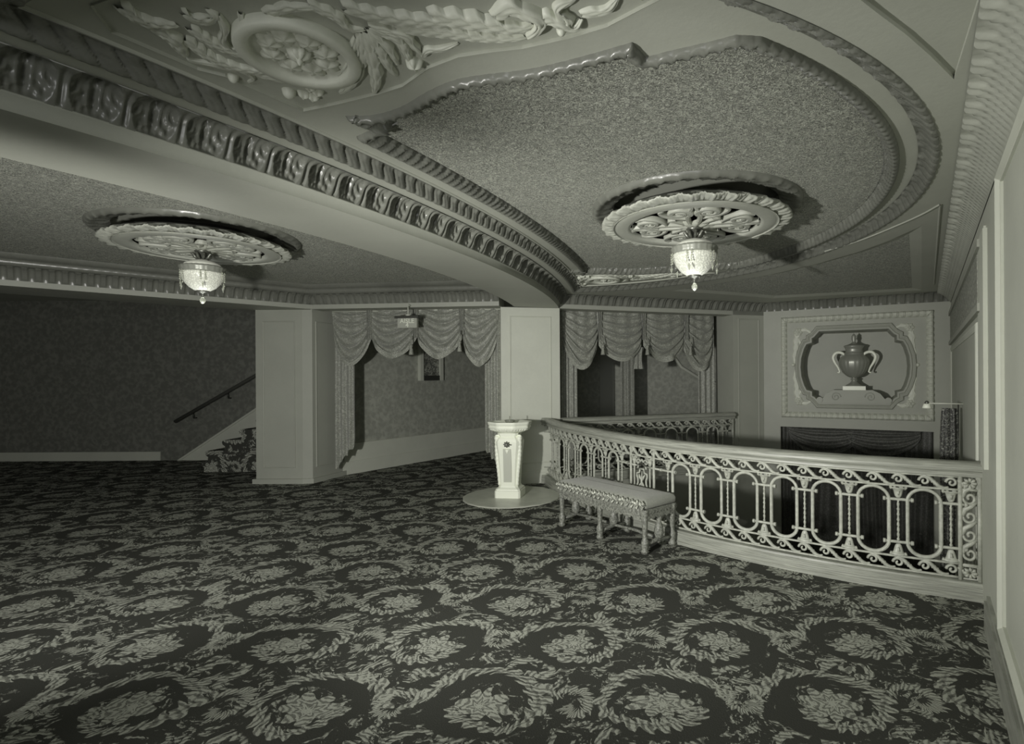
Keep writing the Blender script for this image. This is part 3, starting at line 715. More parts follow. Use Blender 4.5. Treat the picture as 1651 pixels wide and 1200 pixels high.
def lamp(c,zt,label):
    t=thing('pendant_lamp',label,'lamp',(c[0],c[1],zt),'beaded bowl lamps under the medallions')
    L=lambda *a,**k:MB().lathe(*a,**k)
    L([(.001,0),(.05,0),(.06,-.012),(.045,-.03),(.02,-.04),(.015,-.09),(.001,-.09)],(c[0],c[1],zt),20).build('ceiling_cap','bronze',t)
    mb=MB()
    for k in range(8):
        a=2*PI*k/8; mb.tube([(c[0]+r*cos(a),c[1]+r*sin(a),zt+z) for r,z in ((.03,-.085),(.055,-.06),(.07,-.035),(.082,-.045))],[.012,.014,.011,.004],6)
    mb.build('leaf_cluster','bronze',t)
    L([(.02,-.08),(.05,-.092),(.095,-.105),(.13,-.125),(.15,-.15)],(c[0],c[1],zt),32).build('dome','dome',t)
    mb=L([(.155,-.145),(.168,-.15),(.17,-.165),(.162,-.18),(.168,-.20),(.155,-.205)],(c[0],c[1],zt),64,rf=lambda a,z:1+.025*sin(a*24)); mb.f=[f for f in mb.f if len(f)==4]; mb.sm=mb.sm[:len(mb.f)]; band=mb.build('rim_band','rim',t)
    L([(.158,-.195),(.160,-.22),(.150,-.255),(.128,-.295),(.098,-.33),(.06,-.355),(.035,-.362)],(c[0],c[1],zt),40).build('glass_bowl','bowl',t)
    L([(.04,-.355),(.05,-.362),(.03,-.372),(.012,-.38),(.008,-.40),(.004,-.415)],(c[0],c[1],zt),16).build('bottom_cap','bronze',t)
    L([(.003,-.41),(.012,-.418),(.022,-.435),(.022,-.45),(.012,-.466),(.002,-.472)],(c[0],c[1],zt),12,smooth=False).build('crystal_ball','glass',t)
    for k in range(6):
        a=2*PI*k/6+.12; mb=MB()
        for (da,off) in ((-.10,0),(.10,0)):
            x=c[0]+.172*cos(a+da); y=c[1]+.172*sin(a+da)
            for q in range(5): mb.lathe([(.001,.009),(.007,0),(.001,-.009)],(x,y,zt-.205-.018*q),6)
        mb.lathe([(.001,.02),(.010,0),(.001,-.035)],(c[0]+.174*cos(a),c[1]+.174*sin(a),zt-.315),6,smooth=False)
        mb.build('crystal_drop','glass',t)
    return t
lamp(MC,2.600,'hanging beaded glass bowl lamp under the large medallion at right')
lamp(ML,2.625,'hanging beaded glass bowl lamp at the far left, under the left room medallion')
# ================================================================= BALUSTRADES
class Rail:
    def __init__(s,pts,flip=1):
        s.P=resample(pts,.01); s.N=normals(s.P); s.L=(len(s.P)-1)*(s.P[1]-s.P[0]).length; s.ds=(s.P[1]-s.P[0]).length; s.flip=flip
    def at(s,a,z,n=0):
        f=max(0,min(len(s.P)-1.001,a/s.ds)); i=int(f); q=s.P[i].lerp(s.P[i+1],f-i); w=s.N[i]*n*s.flip; return (q.x+w.x,q.y+w.y,z)
    def find(s,px):
        r=(px-CX)/F; best=min(range(len(s.P)),key=lambda i:abs(s.P[i].x/s.P[i].y-r)); return best*s.ds
def balustrade(R,label,bars,stars,end,grp=None,left_to=0.0,curb=True,zoff=0,twist_n=10):
    mid=R.at(R.L/2,0); t=thing('balustrade',label,'balustrade',(mid[0],mid[1],0))
    pth=[Vector(R.at(a,0)[:2]) for a in np.linspace(0,R.L,80)]
    rp=prof_curve([(-.055,.815),(-.045,.83),(-.05,.845),(-.065,.85),(-.07,.87),(-.06,.895),(-.03,.91),(0,.912),(.03,.91),(.06,.895),(.07,.87),(.065,.85),(.05,.845),(.045,.83),(.055,.815),(0,.812),(-.055,.815)],30)
    sweep(MB(),pth,rp,.04,None,False,R.flip).build('handrail','curb',t)
    cp=[(-.05,0.0),(-.05,.115),(.045,.115),(.048,.10),(.055,.095),(.055,.075),(.06,.07),(.06,.03),(.068,.026),(.068,0),(-.05,0)]
    m_=MB(); sweep(m_,pth,cp,.04,None,False,R.flip); m_.sm=[False]*len(m_.f); m_.build('curb','curb',t)
    T=lambda mb,pts,r,n=7,**k: mb.tube([R.at(a,z,h) for a,z,h in pts],r,n,**k)
    def hbar(z,s0,s1,r=.011,h=0):
        mb=MB(); T(mb,[(a,z,h) for a in np.linspace(s0,s1,max(2,int((s1-s0)/.04)))],r,8,flat=.8); return mb
    sa=left_to; sb=R.L-(.125 if end else .01)
    for z in (.127,.218,.715,.803): hbar(z,sa,sb if z!=9 else R.L,.0105).build('horizontal_bar','iron',t)
    # running scroll friezes
    per=.158
    for zc in (.172,.759):
        mb=MB(); a=sb-.04; k=0
        while a>sa+.06:
            hh=.036
            sp=[(a+hh*.72*cos(q)*(1-.17*q/PI*1.0),zc+.004+hh*.85*sin(q)*(1-.17*q/PI)) for q in [PI*.0-i*PI/7+PI for i in range(0,-1,-1)]]
            # volute then S tail down to the next one
            vol=[(a-(.034*(1-i/22))*cos(i*.42),zc+.002+(.034*(1-i/22))*sin(i*.42)) for i in range(19)][::-1]
            end_=vol[-1]
            tail=[(a-.033,zc-.004),(a-.022,zc-.028),(a-.004,zc-.036),(a+.02,zc-.03)]
            S=[(a-.030,zc+.014),(a-.005,zc+.038),(a+.022,zc+.032),(a+.055,zc+.002),(a+.085,zc-.026),(a+.115,zc-.037),(a+.14,zc-.030)]
            if a+.15<sb+.03: T(mb,[(x,z,0) for x,z in [(p.x,p.y) for p in catmull(S,3)]],[.0105+.009*sin(PI*min(1,i/18)) for i in range(19)],6,flat=.7,cap=True)
            T(mb,[(x,z,0) for x,z in vol],[.0095+.003*(i/18) for i in range(19)],6,flat=.8)
            # leaf collars on the stem
            for q in (.045,.060,.075): T(mb,[(a+q-.006,zc+.014-(q-.045)*.9+.010,.0),(a+q+.004,zc+.004-(q-.045)*.9-.008,0)],.012,6)
            a-=per
        mb.build('scroll_frieze','iron',t)
    def capital(mb,a,up):
        z0,z1=(.63,.700) if up else (.305,.235); sg=1 if up else -1
        pr=[(.012,0),(.020,.01),(.026,.03),(.031,.052),(.040,.062),(.050,.066),(.050,.074)]
        b0=R.at(a,z0); rows=[]
        for r,z in pr: rows.append([R.at(a+r*cos(q),z0+sg*z,r*.55*sin(q)) for q in [2*PI*j/12 for j in range(12)]])
        mb.grid(rows,True,False,True)
        for q in (-.042,.042,-.02,.02): mb.tube([R.at(a+q,z0+sg*.060,.0),R.at(a+q*1.12,z0+sg*.075,.012)],.009,6)
        mb.tube([R.at(a,z0+sg*.02,.012),R.at(a,z0+sg*.05,.018)],[.006,.010],6)
    def bay(a,wL,wR,ring=True):
        mb=MB(); n=60; rr=.0062
        T(mb,[(a+rr*.0,z,0) for z in np.linspace(.325,.612,24)],[.0085+.0028*sin(i*2.2) for i in range(24)],6,twist=.5); capital(mb,a,True); capital(mb,a,False); mb.build('twisted_baluster','iron',t)
        for z in (.618,.318):
            mb=MB(); T(mb,[(q,z,.0) for q in np.linspace(a-wL,a+wR,6)],.0105,8)
            for q in (a-wL,a+wR): T(mb,[(q-.009,z,0),(q+.009,z,0)],.0155,8)
            mb.build('cross_bar','iron',t)
    def stadium(a,w=.098):
        pts=[]
        for i in range(13): q=PI*i/12; pts.append((a+w*cos(q),.612+.088*sin(q),0))
        for i in range(13): q=PI+PI*i/12; pts.append((a+w*cos(q),.322+.088*sin(q),0))
        pts.append(pts[0]); mb=MB(); T(mb,pts,.0145,8,cap=False,flat=.8); mb.build('oval_ring','iron',t)
    for k,a in enumerate(bars):
        wl=.098; wr=.098
        bay(a,.085,.085)
        b2=bars[k+1] if k+1<len(bars) else None
    for k in range(len(bars)-1):
        g=bars[k]-bars[k+1]
        if g<.6: stadium((bars[k]+bars[k+1])/2)
    for a in stars:
        mb=MB(); zc=.47
        for zc_ in (.47,):
            w,h=.075,.12
            oc=[(-.4,1),(.4,1),(.45,.72),(1,.62),(1,.4),(.8,.15),(.8,-.15),(1,-.4),(1,-.62),(.45,-.72),(.4,-1),(-.4,-1),(-.45,-.72),(-1,-.62),(-1,-.4),(-.8,-.15),(-.8,.15),(-1,.4),(-1,.62),(-.45,.72)]
            T(mb,[(a+w*x,zc_+h*y,0) for x,y in oc+[oc[0]]],.010,6)
            for q in range(4):
                an=PI/4+q*PI/2
                T(mb,[(a,zc_,0),(a+.04*cos(an),zc_+.06*sin(an),.006),(a+.062*cos(an),zc_+.10*sin(an),0)],[.006,.013,.004],6)
            T(mb,[(a,zc_-.1,0),(a,zc_,0.006),(a,zc_+.1,0)],[.004,.012,.004],6)
        for sx in (-1,1):
            for zz,sg in ((.655,1),(.27,-1)):
                vol=[(a+sx*(.055-(.032*(1-i/20))*cos(i*.42)),zz+sg*(.032*(1-i/20))*sin(i*.42),0) for i in range(17)]
                T(mb,vol,.008,6)
                T(mb,[(a+sx*.025,zz+sg*.0,0),(a+sx*.0,zz+sg*.03,0)],.009,6)
            T(mb,[(a+sx*.055,.62,0),(a+sx*.062,.59,0)],.009,6); T(mb,[(a+sx*.055,.31,0),(a+sx*.062,.35,0)],.009,6)
        mb.build('star_panel','iron',t)
        for sx in (-1,1):
            mb=MB(); T(mb,[(a+sx*.115,z,0) for z in np.linspace(.325,.612,14)],.0085,6); capital(mb,a+sx*.115,True); capital(mb,a+sx*.115,False); mb.build('twisted_baluster','iron',t)
            mb=MB(); T(mb,[(a+sx*.17,.22,0),(a+sx*.17,.80,0)],.014,6); mb.build('upright','iron',t)
            for z in (.618,.318): mb=MB(); T(mb,[(a+sx*.085,z,0),(a+sx*.26,z,0)],.0105,8); mb.build('cross_bar','iron',t)
    if end:
        for q in (.118,.010,):
            mb=MB(); T(mb,[(R.L-q,.115,0),(R.L-q,.815,0)],.015,6); mb.build('upright','iron',t)
        mb=MB()
        for zc in (.165,.765):
            x=R.L-.064
            T(mb,[(x-.042,zc-.042,0),(x+.042,zc-.042,0),(x+.042,zc+.042,0),(x-.042,zc+.042,0),(x-.042,zc-.042,0)],.007,6)
            for q in range(8): an=q*PI/4; T(mb,[(x+.008*cos(an),zc+.008*sin(an),.004),(x+.03*cos(an),zc+.028*sin(an),.012),(x+.045*cos(an),zc+.036*sin(an),0)],[.006,.012,.004],6)
        x=R.L-.064
        for q in range(4):
            zc=.29+q*.125; sx=-1
            vol=[(x+.040*(1-i/22)*cos(PI-i*.40),zc+.046*(1-i/22)*sin(PI-i*.40)*-1,0) for i in range(19)]
            T(mb,vol,.0095,7)
            T(mb,[(x-.040,zc,0),(x-.030,zc+.045,0),(x+.008,zc+.07,0),(x+.038,zc+.10,0)],[.010,.017,.015,.009],7)
        for z in (.215,.72): T(mb,[(x-.05,z,0),(x+.05,z,0)],.010,6)
        mb.build('end_scroll_panel','iron',t)
    return t
RR=Rail([Vector((p.x,p.y)) for p in RC],-1)
# make +n point to the camera side
mid=RR.at(RR.L/2,0,1); m0=RR.at(RR.L/2,0,0)
if (mid[0]**2+mid[1]**2)>(m0[0]**2+m0[1]**2): RR.flip=-RR.flip
bs=[RR.find(x) for x in (1530.8,1443,1363,1290.6,1227,1170,1120,1075)]
print('BARS',[round(b,3) for b in bs],'L',RR.L,[round(RR.find(x),3) for x in (1055,1033,1013,997,969,946)])
g=(bs[0]-bs[6])/6
s_=[bs[0]-g*k for k in range(8)]
star1=RR.find(1034)
bars=[b for b in s_ if b>star1+.30]
lefts=[]; a=star1-.33
while a>.10: lefts.append(a); a-=.335
balustrade(RR,'long curved front balustrade with pale iron scrollwork, from the pillar to right wall',bars+lefts,[star1],True,left_to=.02)
BR=Rail([Vector(PB)+Vector((.02,-.06)),Vector(Q1)+Vector((-.02,-.06))],-1)
mid=BR.at(1,0,1); m0=BR.at(1,0,0)
if (mid[0]**2+mid[1]**2)>(m0[0]**2+m0[1]**2): BR.flip=-BR.flip
brt=balustrade(BR,'rear balustrade in half shadow below the draped window',[BR.L-.2-.36*k for k in range(8)],[],False)
MB().tube([BR.at(BR.L-.01,.1),BR.at(BR.L-.01,.82)],.014,8).build('upright','iron',brt)
# ================================================================= BENCH
fl_=Vector((-.31,5.30)); fr=Vector((.434,4.461)); dv=(fr-fl_).normalized(); nb=Vector((-dv.y,dv.x))
if nb.dot(fl_)<0: nb=-nb
LB=(fr-fl_).length; DB=.355
bt=thing('upholstered_bench','low upholstered bench with six carved legs in front of the curved balustrade','bench',(0.15,5.0,0))
def B(a,d,z): q=fl_+dv*a+nb*d; return (q.x,q.y,z)
legprof=[(.030,0),(.034,.02),(.024,.035),(.030,.06),(.030,.11),(.020,.125),(.019,.15),(.024,.26),(.028,.295),(.022,.305),(.033,.32),(.033,.37)]
for d_ in (0,DB):
    for a_ in (0,LB/2,LB):
        p=B(a_,d_,0); MB().lathe(legprof,p,12,rf=lambda a,z:1+.07*cos(a*8)).build('leg','carved',bt)
mb=MB()
for (a,b_) in (((0,0),(LB,0)),((LB,0),(LB,DB)),((LB,DB),(0,DB)),((0,DB),(0,0))):
    P0=Vector(B(a[0],a[1],0)); P1=Vector(B(b_[0],b_[1],0)); n=int((P1-P0).length/.01); rows=[]
    for i in range(n+1):
        q=P0.lerp(P1,i/n); dz=.018*abs(sin(i*.01*PI/.055)); rows.append([(q.x,q.y,.375),(q.x,q.y,.30-dz)])
    o=Vector(((P1-P0).y,-(P1-P0).x,0)).normalized()
    if o.dot(P0-Vector(B(LB/2,DB/2,0)))<0: o=-o
    mb.grid([[tuple(Vector(v)+o*.026) for v in r] for r in rows],True); mb.grid([[tuple(Vector(v)+o*.008) for v in r] for r in rows],True)
mb.build('carved_apron','carved',bt)
# seat cushion (rounded box)
rows=[]
for z,ins in ((.372,0.0),(.385,-.018),(.42,-.022),(.445,-.010),(.458,.015),(.464,.06),(.468,.16)):
    row=[]; w=LB/2-ins+.01; h=DB/2-ins+.01; cr=.03
    for (sx,sy,a0) in ((1,1,0),(-1,1,PI/2),(-1,-1,PI),(1,-1,3*PI/2)):
        for k in range(5):
            q=a0+PI/2*k/4; row.append(B(LB/2+sx*(w-cr)+cr*cos(q),DB/2+sy*(h-cr)+cr*sin(q),z))
    rows.append(row)
mb=MB(); mb.grid(rows,True,False,True); k=len(mb.v)-20; mb.f.append(tuple(range(k,k+20))); mb.sm.append(True)
mb.build('seat_cushion','seat',bt)
mb=MB()
for (a,b_) in (((-.02,-.022),(LB+.02,-.022)),((LB+.022,-.02),(LB+.022,DB+.02)),((-.022,DB+.02),(-.022,-.02))):
    n=90; rows=[]
    P0=Vector(B(a[0],a[1],0)); P1=Vector(B(b_[0],b_[1],0)); c_=Vector(B(LB/2,DB/2,0))
    o=Vector(((P1-P0).y,-(P1-P0).x,0)).normalized()
    if o.dot(P0-c_)<0: o=-o
    n=int((P1-P0).length/.007)
    for i in range(n+1):
        q=P0.lerp(P1,i/n); s=i*.007; e=abs(sin(s*PI/.05)); rows.append([tuple(q+o*(.006+.012*e*k_)+Vector((0,0,z))) for z,k_ in ((.425+.012*e,.1),(.41,1),(.395,.4),(.38,.9),(.36-.02*e,.3),(.34-.025*abs(sin(s*PI/.025)),.1))])
    if a[0]!=LB+.022: mb.grid(rows,True)
mb.build('gimp_fringe','carved',bt)
mb=MB()
for q in range(40):
    f_=q/39*(LB+.04)-.02; dz=.010*abs(sin(q*PI/2))
    mb.tube([B(f_-.014,-.036,.440+dz),B(f_,-.048,.420+dz),B(f_+.012,-.036,.402+dz)],[.006,.014,.006],6)
    if q%2: mb.tube([B(f_+.004,-.040,.402),B(f_-.008,-.050,.384),B(f_-.022,-.042,.372)],[.005,.012,.004],6)
mb.build('gimp_edging','gimp',bt,label='pale tufted edging')
mb=MB(); mb.tube([B(LB+.0,.02,.335),B(LB,DB,.335)],.012,8)
for q in range(9): mb.tube([B(LB+.012,.03+q*.042,.36),B(LB+.02,.045+q*.042,.335),B(LB+.012,.06+q*.042,.36)],.010,6)
mb.build('end_fringe','carved',bt)
for a_ in (0,LB/2,LB):
    mb=MB(); mb.tube([B(a_,0.0,.075),B(a_,DB*.25,.08),B(a_,DB/2,.095),B(a_,DB*.75,.08),B(a_,DB,.075)],[.013,.017,.022,.017,.013],8)
    mb.lathe([(.02,.0),(.035,.02),(.045,.05),(.035,.11),(.02,.15),(.03,.18),(.025,.21),(.001,.215)],B(a_,DB/2,.09),14); mb.build('cross_stretcher','carved',bt)
mb=MB(); mb.tube([B(0,DB/2,.09),B(LB*.25,DB/2,.105),B(LB/2,DB/2,.095),B(LB*.75,DB/2,.105),B(LB,DB/2,.09)],.014,8); mb.build('long_stretcher','carved',bt)
# ================================================================= FOUNTAIN
FC=(-1.03,6.60)
sl_=thing('floor_slab','low pale stone slab on the carpet under the fountain','slab',(FC[0],FC[1],0))
MB().lathe([(.60,0),(.60,.010),(.585,.014),(.001,.014)],(FC[0]+.02,FC[1]+.0,0),20,smooth=False,rot=PI/8).build('slab','slab',sl_)
ft=thing('drinking_fountain','white pedestal drinking fountain with bronze rosette standing before the pillar','fountain',(FC[0],FC[1],.014))
fa=math.radians(-6); fx=Vector((cos(fa),sin(fa))); fy=Vector((-fx.y,fx.x))
def FP(x,y,z): q=Vector(FC)+fx*x+fy*y; return (q.x,q.y,z+.014)
def chamf(w,d,c): return [(-w+c,-d),(w-c,-d),(w,-d+c),(w,d-c),(w-c,d),(-w+c,d),(-w,d-c),(-w,-d+c)]
def loft(mb,secs):
    rows=[[FP(x,y,z) for x,y in chamf(w,w*.95,c)] for z,w,c in secs]; mb.grid(rows,False,False,True); k=len(mb.v)
    mb.f.append(tuple(range(k-8,k))); mb.sm.append(False); mb.f.append(tuple(range(k-8*len(secs),k-8*len(secs)+8))[::-1]); mb.sm.append(False); return mb
loft(MB(),[(0,.160,.02),(.085,.160,.02),(.09,.152,.02),(.105,.150,.02),(.125,.125,.03),(.14,.12,.03)]).build('base','marble',ft)
loft(MB(),[(.13,.118,.035),(.30,.124,.035),(.50,.136,.035),(.62,.148,.035),(.68,.152,.035),(.72,.14,.035),(.745,.118,.035),(.77,.125,.03),(.79,.13,.03)]).build('column','marble',ft)
mb=MB(); mb.grid([[FP(-.055+.002,-.118-.004,.19),FP(.055,-.122,.19)],[FP(-.062,-.143,.60),FP(.062,-.143,.60)]],False)
for (z0_,z1_) in ((.19,.60),): 
    y0=lambda z:-(.119+(z-.13)*.062)*.95-.004
    mb=MB(); mb.grid([[FP(-.05,y0(z),z),FP(.05,y0(z),z)] for z in np.linspace(.19,.60,12)],False)
mb.build('front_panel','marble2',ft,label='flat grey panel, recess shade in its colour')  # flat sheet on the column; greyer marble paints in a recess's shade
for sx in (-1,1):
    mb=MB(); pts=[]; rr=[]
    for i in range(40):
        t=i/39; z=.15+.60*t; w=.112+.010*t+(.022*sin(min(1,t*1.15)*PI*.62)**2); pts.append(FP(sx*w,-.085,z)); rr.append((.018+.014*t)*(1+.12*sin(i*1.9)))
    mb.tube(pts,rr,8); 
    vol=[FP(sx*(.132+.028*(1-i/16)*cos(i*.5)),-.075,.735+.028*(1-i/16)*sin(i*.5)) for i in range(14)]; mb.tube(vol,.014,7); mb.build('side_console','marble',ft)
def basinring(r,z,n=64):
    out=[]
    for i in range(n):
        a=2*PI*i/n; c8=cos(PI/8)/cos(((a+PI/8)%(PI/4))-PI/8); out.append(FP(r*c8*cos(a),r*c8*.85*sin(a),z))
    return out
mb=MB(); prof=[(.10,.785),(.15,.79),(.20,.805),(.245,.83),(.268,.855),(.270,.868),(.262,.872),(.262,.878),(.272,.884),(.276,.905),(.280,.91),(.280,.922),(.268,.926),(.245,.92),(.20,.90),(.10,.885),(.001,.88)]
rows=[]
for j,(r,z) in enumerate(prof):
    row=basinring(r,z)
    if 2<=j<=4: row=[tuple(Vector(p)+Vector((0,0,-.006*abs(sin(i*PI/4)))) ) for i,p in enumerate(row)]
    rows.append(row)
mb.grid(rows,True,False,True); mb.build('basin','marble',ft)
mb=MB(); 
for k in range(40):
    a=2*PI*k/40+.02; c8=cos(PI/8)/cos(((a+PI/8)%(PI/4))-PI/8); r=.262*c8
    mb.tube([FP(r*.80*cos(a),r*.80*.85*sin(a),.812),FP(r*.93*cos(a),r*.93*.85*sin(a),.83),FP(r*1.0*cos(a),r*.85*sin(a),.862)],[.004,.011,.006],6)
mb.build('basin_leaves','marble',ft)
mb=MB(); mb.lathe([(.03,.0),(.055,.01),(.068,.035),(.066,.036),(.05,.014),(.001,.006)],FP(0,0,.905),20,smooth=True); mb.tube([FP(0,0,.88),FP(0,0,.99)],.005,6); mb.build('bubbler','glass',ft)
mb=MB(); mb.lathe([(.03,-.03),(.045,0),(.03,.03)],FP(0,-.13,.0),3) if False else None
mb=MB()
for k in range(8):
    a=2*PI*k/8; mb.tube([FP(.008*cos(a),-.150,.655+.008*sin(a)),FP(.025*cos(a),-.163,.655+.025*sin(a)),FP(.042*cos(a),-.150,.655+.036*sin(a))],[.006,.012,.005],6)
mb.tube([FP(0,-.14,.655),FP(0,-.175,.655)],.014,10); mb.tube([FP(.03,-.155,.65),FP(.06,-.16,.652)],.006,6); mb.build('rosette_handle','bronze',ft,label='dark bronze rosette handle')
mb=MB()
for k in range(3): mb.tube([FP((k-1)*.018,-.14,.60),FP((k-1)*.008,-.147,.57),FP(0,-.138,.53)],[.009,.010,.003],6)
mb.build('carved_drop','marble',ft)
# ================================================================= DRAPERIES
def swag(x0,x1,zt,zside,zbot,pl,h,name,parent,skew=0,depth=.10,nf=5,fringe=True):
    nu,nv=44,70; rows=[]; rowsf=[]; x0-=.022; x1+=.022; rj=random.uniform(-.3,.3)
    def pt(u,v,ex=0):
        hang=(max(0,1-abs(2*u-1)**1.9))**.85
        zz=zt-(zt-zside)*v-(zside-zbot)*hang*v**1.25 - ex
        xx=x0+(x1-x0)*(u+(.10*(.5-u))*v*(1)+skew*(v*v)*.06)
        env=(4*u*(1-u))**.5
        k_=abs(2*u-1); f=.5+.5*cos(2*PI*(nf*v**.9*(1-.0*k_)+.9*k_**2+rj+.25*sin(5*u+rj*9))); f=f**2.2
        hh=h+depth*sin(PI*min(1,v*.55+.12))*env*.8+.075*f*env*min(1,.25+1.6*v)+.024*(.5+.5*cos(2*PI*u*3.5))*(1-v)
        return pl.W(xx,zz,hh)
    for j in range(nv+1): rows.append([pt(i/nu,j/nv) for i in range(nu+1)])
    o=MB().grid(rows,True).build('swag','drape',parent)
    if fringe:
        rows=[[tuple(Vector(pt(i/nu,1,e))+Vector((0,-.012,0))) for i in range(nu+1)] for e in (-.035,-.01,.02,.05+.0)]
        f=MB().grid(rows,True).build('fringe','fringe',o); 
    return o
def tassel(pl,x,z0,z1,h,parent):
    mb=MB(); c=pl.W(x,0,h); mb.tube([(c[0],c[1],z0),(c[0],c[1],z1+.14)],.009,6)
    mb.lathe([(.004,.15),(.022,.14),(.026,.12),(.014,.105),(.020,.095),(.030,.02),(.034,0),(.001,0)],(c[0],c[1],z1),12,rf=lambda a,z:1+.08*cos(a*6)); mb.build('tassel','fringe',parent)
def side_panel(pl,x0,x1,zt,zb0,zb1,h,parent,nf=4,m='drape',waist=None,amp=.045,steps=4):
    # zb0 hem height at x0, zb1 at x1 (stepped cascade)
    nu,nv=48,26; rows=[]
    for j in range(nv+1):
        v=j/nv; row=[]
        for i in range(nu+1):
            u=i/nu; q=zb0+(zb1-zb0)*u+ (abs(((u*steps)%1.0)-.5)-.25)*.10*(1 if abs(zb1-zb0)>.1 else 0); z=zt+(q-zt)*v
            xx=x0+(x1-x0)*u
            if waist: w=1-waist*sin(PI*min(1,v))**.5*0 ; xx=x0+(x1-x0)*u
            row.append(pl.W(xx,z,h+amp*(.5+.5*sin(2*PI*nf*u+.6*sin(3*v)))*(.5+.5*v)))
        rows.append(row)
    o=MB().grid(rows,True).build('side_panel',m,parent)
    rr=[[tuple(Vector(p)+Vector((0,-.01,dz))) for p in rows[-1]] for dz in (.05,0,-.015)]
    MB().grid(rr,True).build('fringe','fringe',o); return o
def jabot(pl,x,w,zt,zb,h,parent):
    rows=[]
    for j in range(15):
        v=j/14; rows.append([pl.W(x+w*(u-.5)*(1-.25*sin(PI*v)),zt+(zb-zt)*v,h+.04*(.5+.5*cos(2*PI*2.5*u))) for u in [i/20 for i in range(21)]])
    MB().grid(rows,True).build('pleat','drape',parent)
# aisle drapery
AP=Plane((-3.76,7.74),(-1.26,7.55))
ad=thing('drapery','full swagged brocade drapery framing the left aisle opening','curtain',AP.W(AP.L/2,0,0))
ax=lambda px,py=520: AP.px(px,py,.06)[0]
az=lambda px,py: AP.px(px,py,.06)[1]
zt=2.47
swag(ax(536),ax(598),zt,az(598,540),az(572,585),AP,.02,'swag',ad,depth=.05)
swag(ax(597),ax(673),zt,az(600,540),az(634,573),AP,.04,'swag',ad,depth=.05)
swag(ax(671),ax(747),zt,az(671,540),az(708,574),AP,.04,'swag',ad,depth=.05)
swag(ax(745),ax(801),zt,az(745,545),az(772,586),AP,.03,'swag',ad,depth=.05)
tassel(AP,ax(670),az(670,540),az(670,573),.22,ad); tassel(AP,ax(746.5),az(746,535),az(746,568),.22,ad)
jabot(AP,ax(597),.07,zt,az(597,548),.07,ad); jabot(AP,ax(672),.07,zt,az(672,545),.08,ad); jabot(AP,ax(746),.07,zt,az(746,540),.08,ad)
side_panel(AP,ax(537),ax(569),zt,az(541,757),az(569,716),.0,ad,3)
side_panel(AP,ax(780),ax(808),zt,az(780,722),az(803,760),.0,ad,3)
MB().tube([AP.W(0.0,2.452,.05),AP.W(AP.L-.02,2.452,.05)],.012,8).build('pole','silver',ad)
# window drapery
wp0=Vector(PB)+wn*.34; wp1=Vector(Q1)+wn*.34
WP=Plane(wp0,wp1+Vector((.02,0)))
wd=thing('drapery','swagged brocade drapery with tassels in the window opening right of the pillar','curtain',WP.W(WP.L/2,0,0))
wx=lambda px,py=520: WP.px(px,py,.06)[0]
wz=lambda px,py: WP.px(px,py,.06)[1]
zt=2.465
swag(wx(908),wx(965),zt,wz(962,552),wz(938,591),WP,.02,'swag',wd,depth=.05)
swag(wx(964),wx(1036),zt,wz(966,552),wz(998,578),WP,.04,'swag',wd,depth=.05)
swag(wx(1036),wx(1104),zt,wz(1036,552),wz(1071,579),WP,.04,'swag',wd,depth=.05)
swag(wx(1103),wx(1150),zt,wz(1106,560),wz(1126,594),WP,.02,'swag',wd,depth=.05)
for a_,z_ in ((966,573),(1036.5,573),(1105,574)): tassel(WP,wx(a_),wz(a_,545),wz(a_,z_),.22,wd); jabot(WP,wx(a_),.08,zt,wz(a_,548),.08,wd)
jabot(WP,wx(1030),.22,wz(1030,560),wz(1030,595),.0,wd)
side_panel(WP,wx(905),wx(931),zt,-.0+.02,.02,.0,wd,3)
side_panel(WP,wx(1127),wx(1153),zt,.02,.02,.0,wd,3)
WB=Plane((PB[0]+wn.x*.34+.0,9.6),(2.6,9.75))
cd=thing('curtain_column','single straight brocade curtain hanging behind the window opening','curtain',WB.W(.8,0,0))
s0=WB.px(1000,600)[0]; s1=WB.px(1021,600)[0]
side_panel(WB,s0,s1,2.9,.02,.02,.0,cd,2)
# drape in the low opening under the urn panel
lo=thing('lower_drapery','dark gathered drapery in the low opening under the urn panel','curtain',UW.W(UW.L/2,0,0))
rows=[]
a0,a1=op[0][0]+.01,op[1][0]-.01
for j in range(20):
    v=j/19; rows.append([UW.W(a0+(a1-a0)*u,ozt-.005+(-1.9-ozt)*v,-.12+.045*(.5+.5*sin(u*95+3*sin(u*9)+(1.5*sin(u*PI*2.5))*v*3))*(.6+.4*v)) for u in [i/240 for i in range(241)]])
MB().grid(rows,True).build('gathered_cloth','drape_dark',lo)
for c_,w_,d_ in ((.30,.5,.32),(.68,.5,.28)):
    rows=[]
    for j in range(24):
        v=j/23; row=[]
        for i in range(30):
            u=i/29; hg=max(0,1-(2*u-1)**2)**.7; row.append(UW.W(a0+(a1-a0)*(c_+(u-.5)*w_),ozt-.01-.10*v-d_*hg*v**1.2,-.06+.03*(.5+.5*cos(2*PI*4*v))*hg))
        rows.append(row)
    MB().grid(rows,True).build('swag','drape_dark',lo)
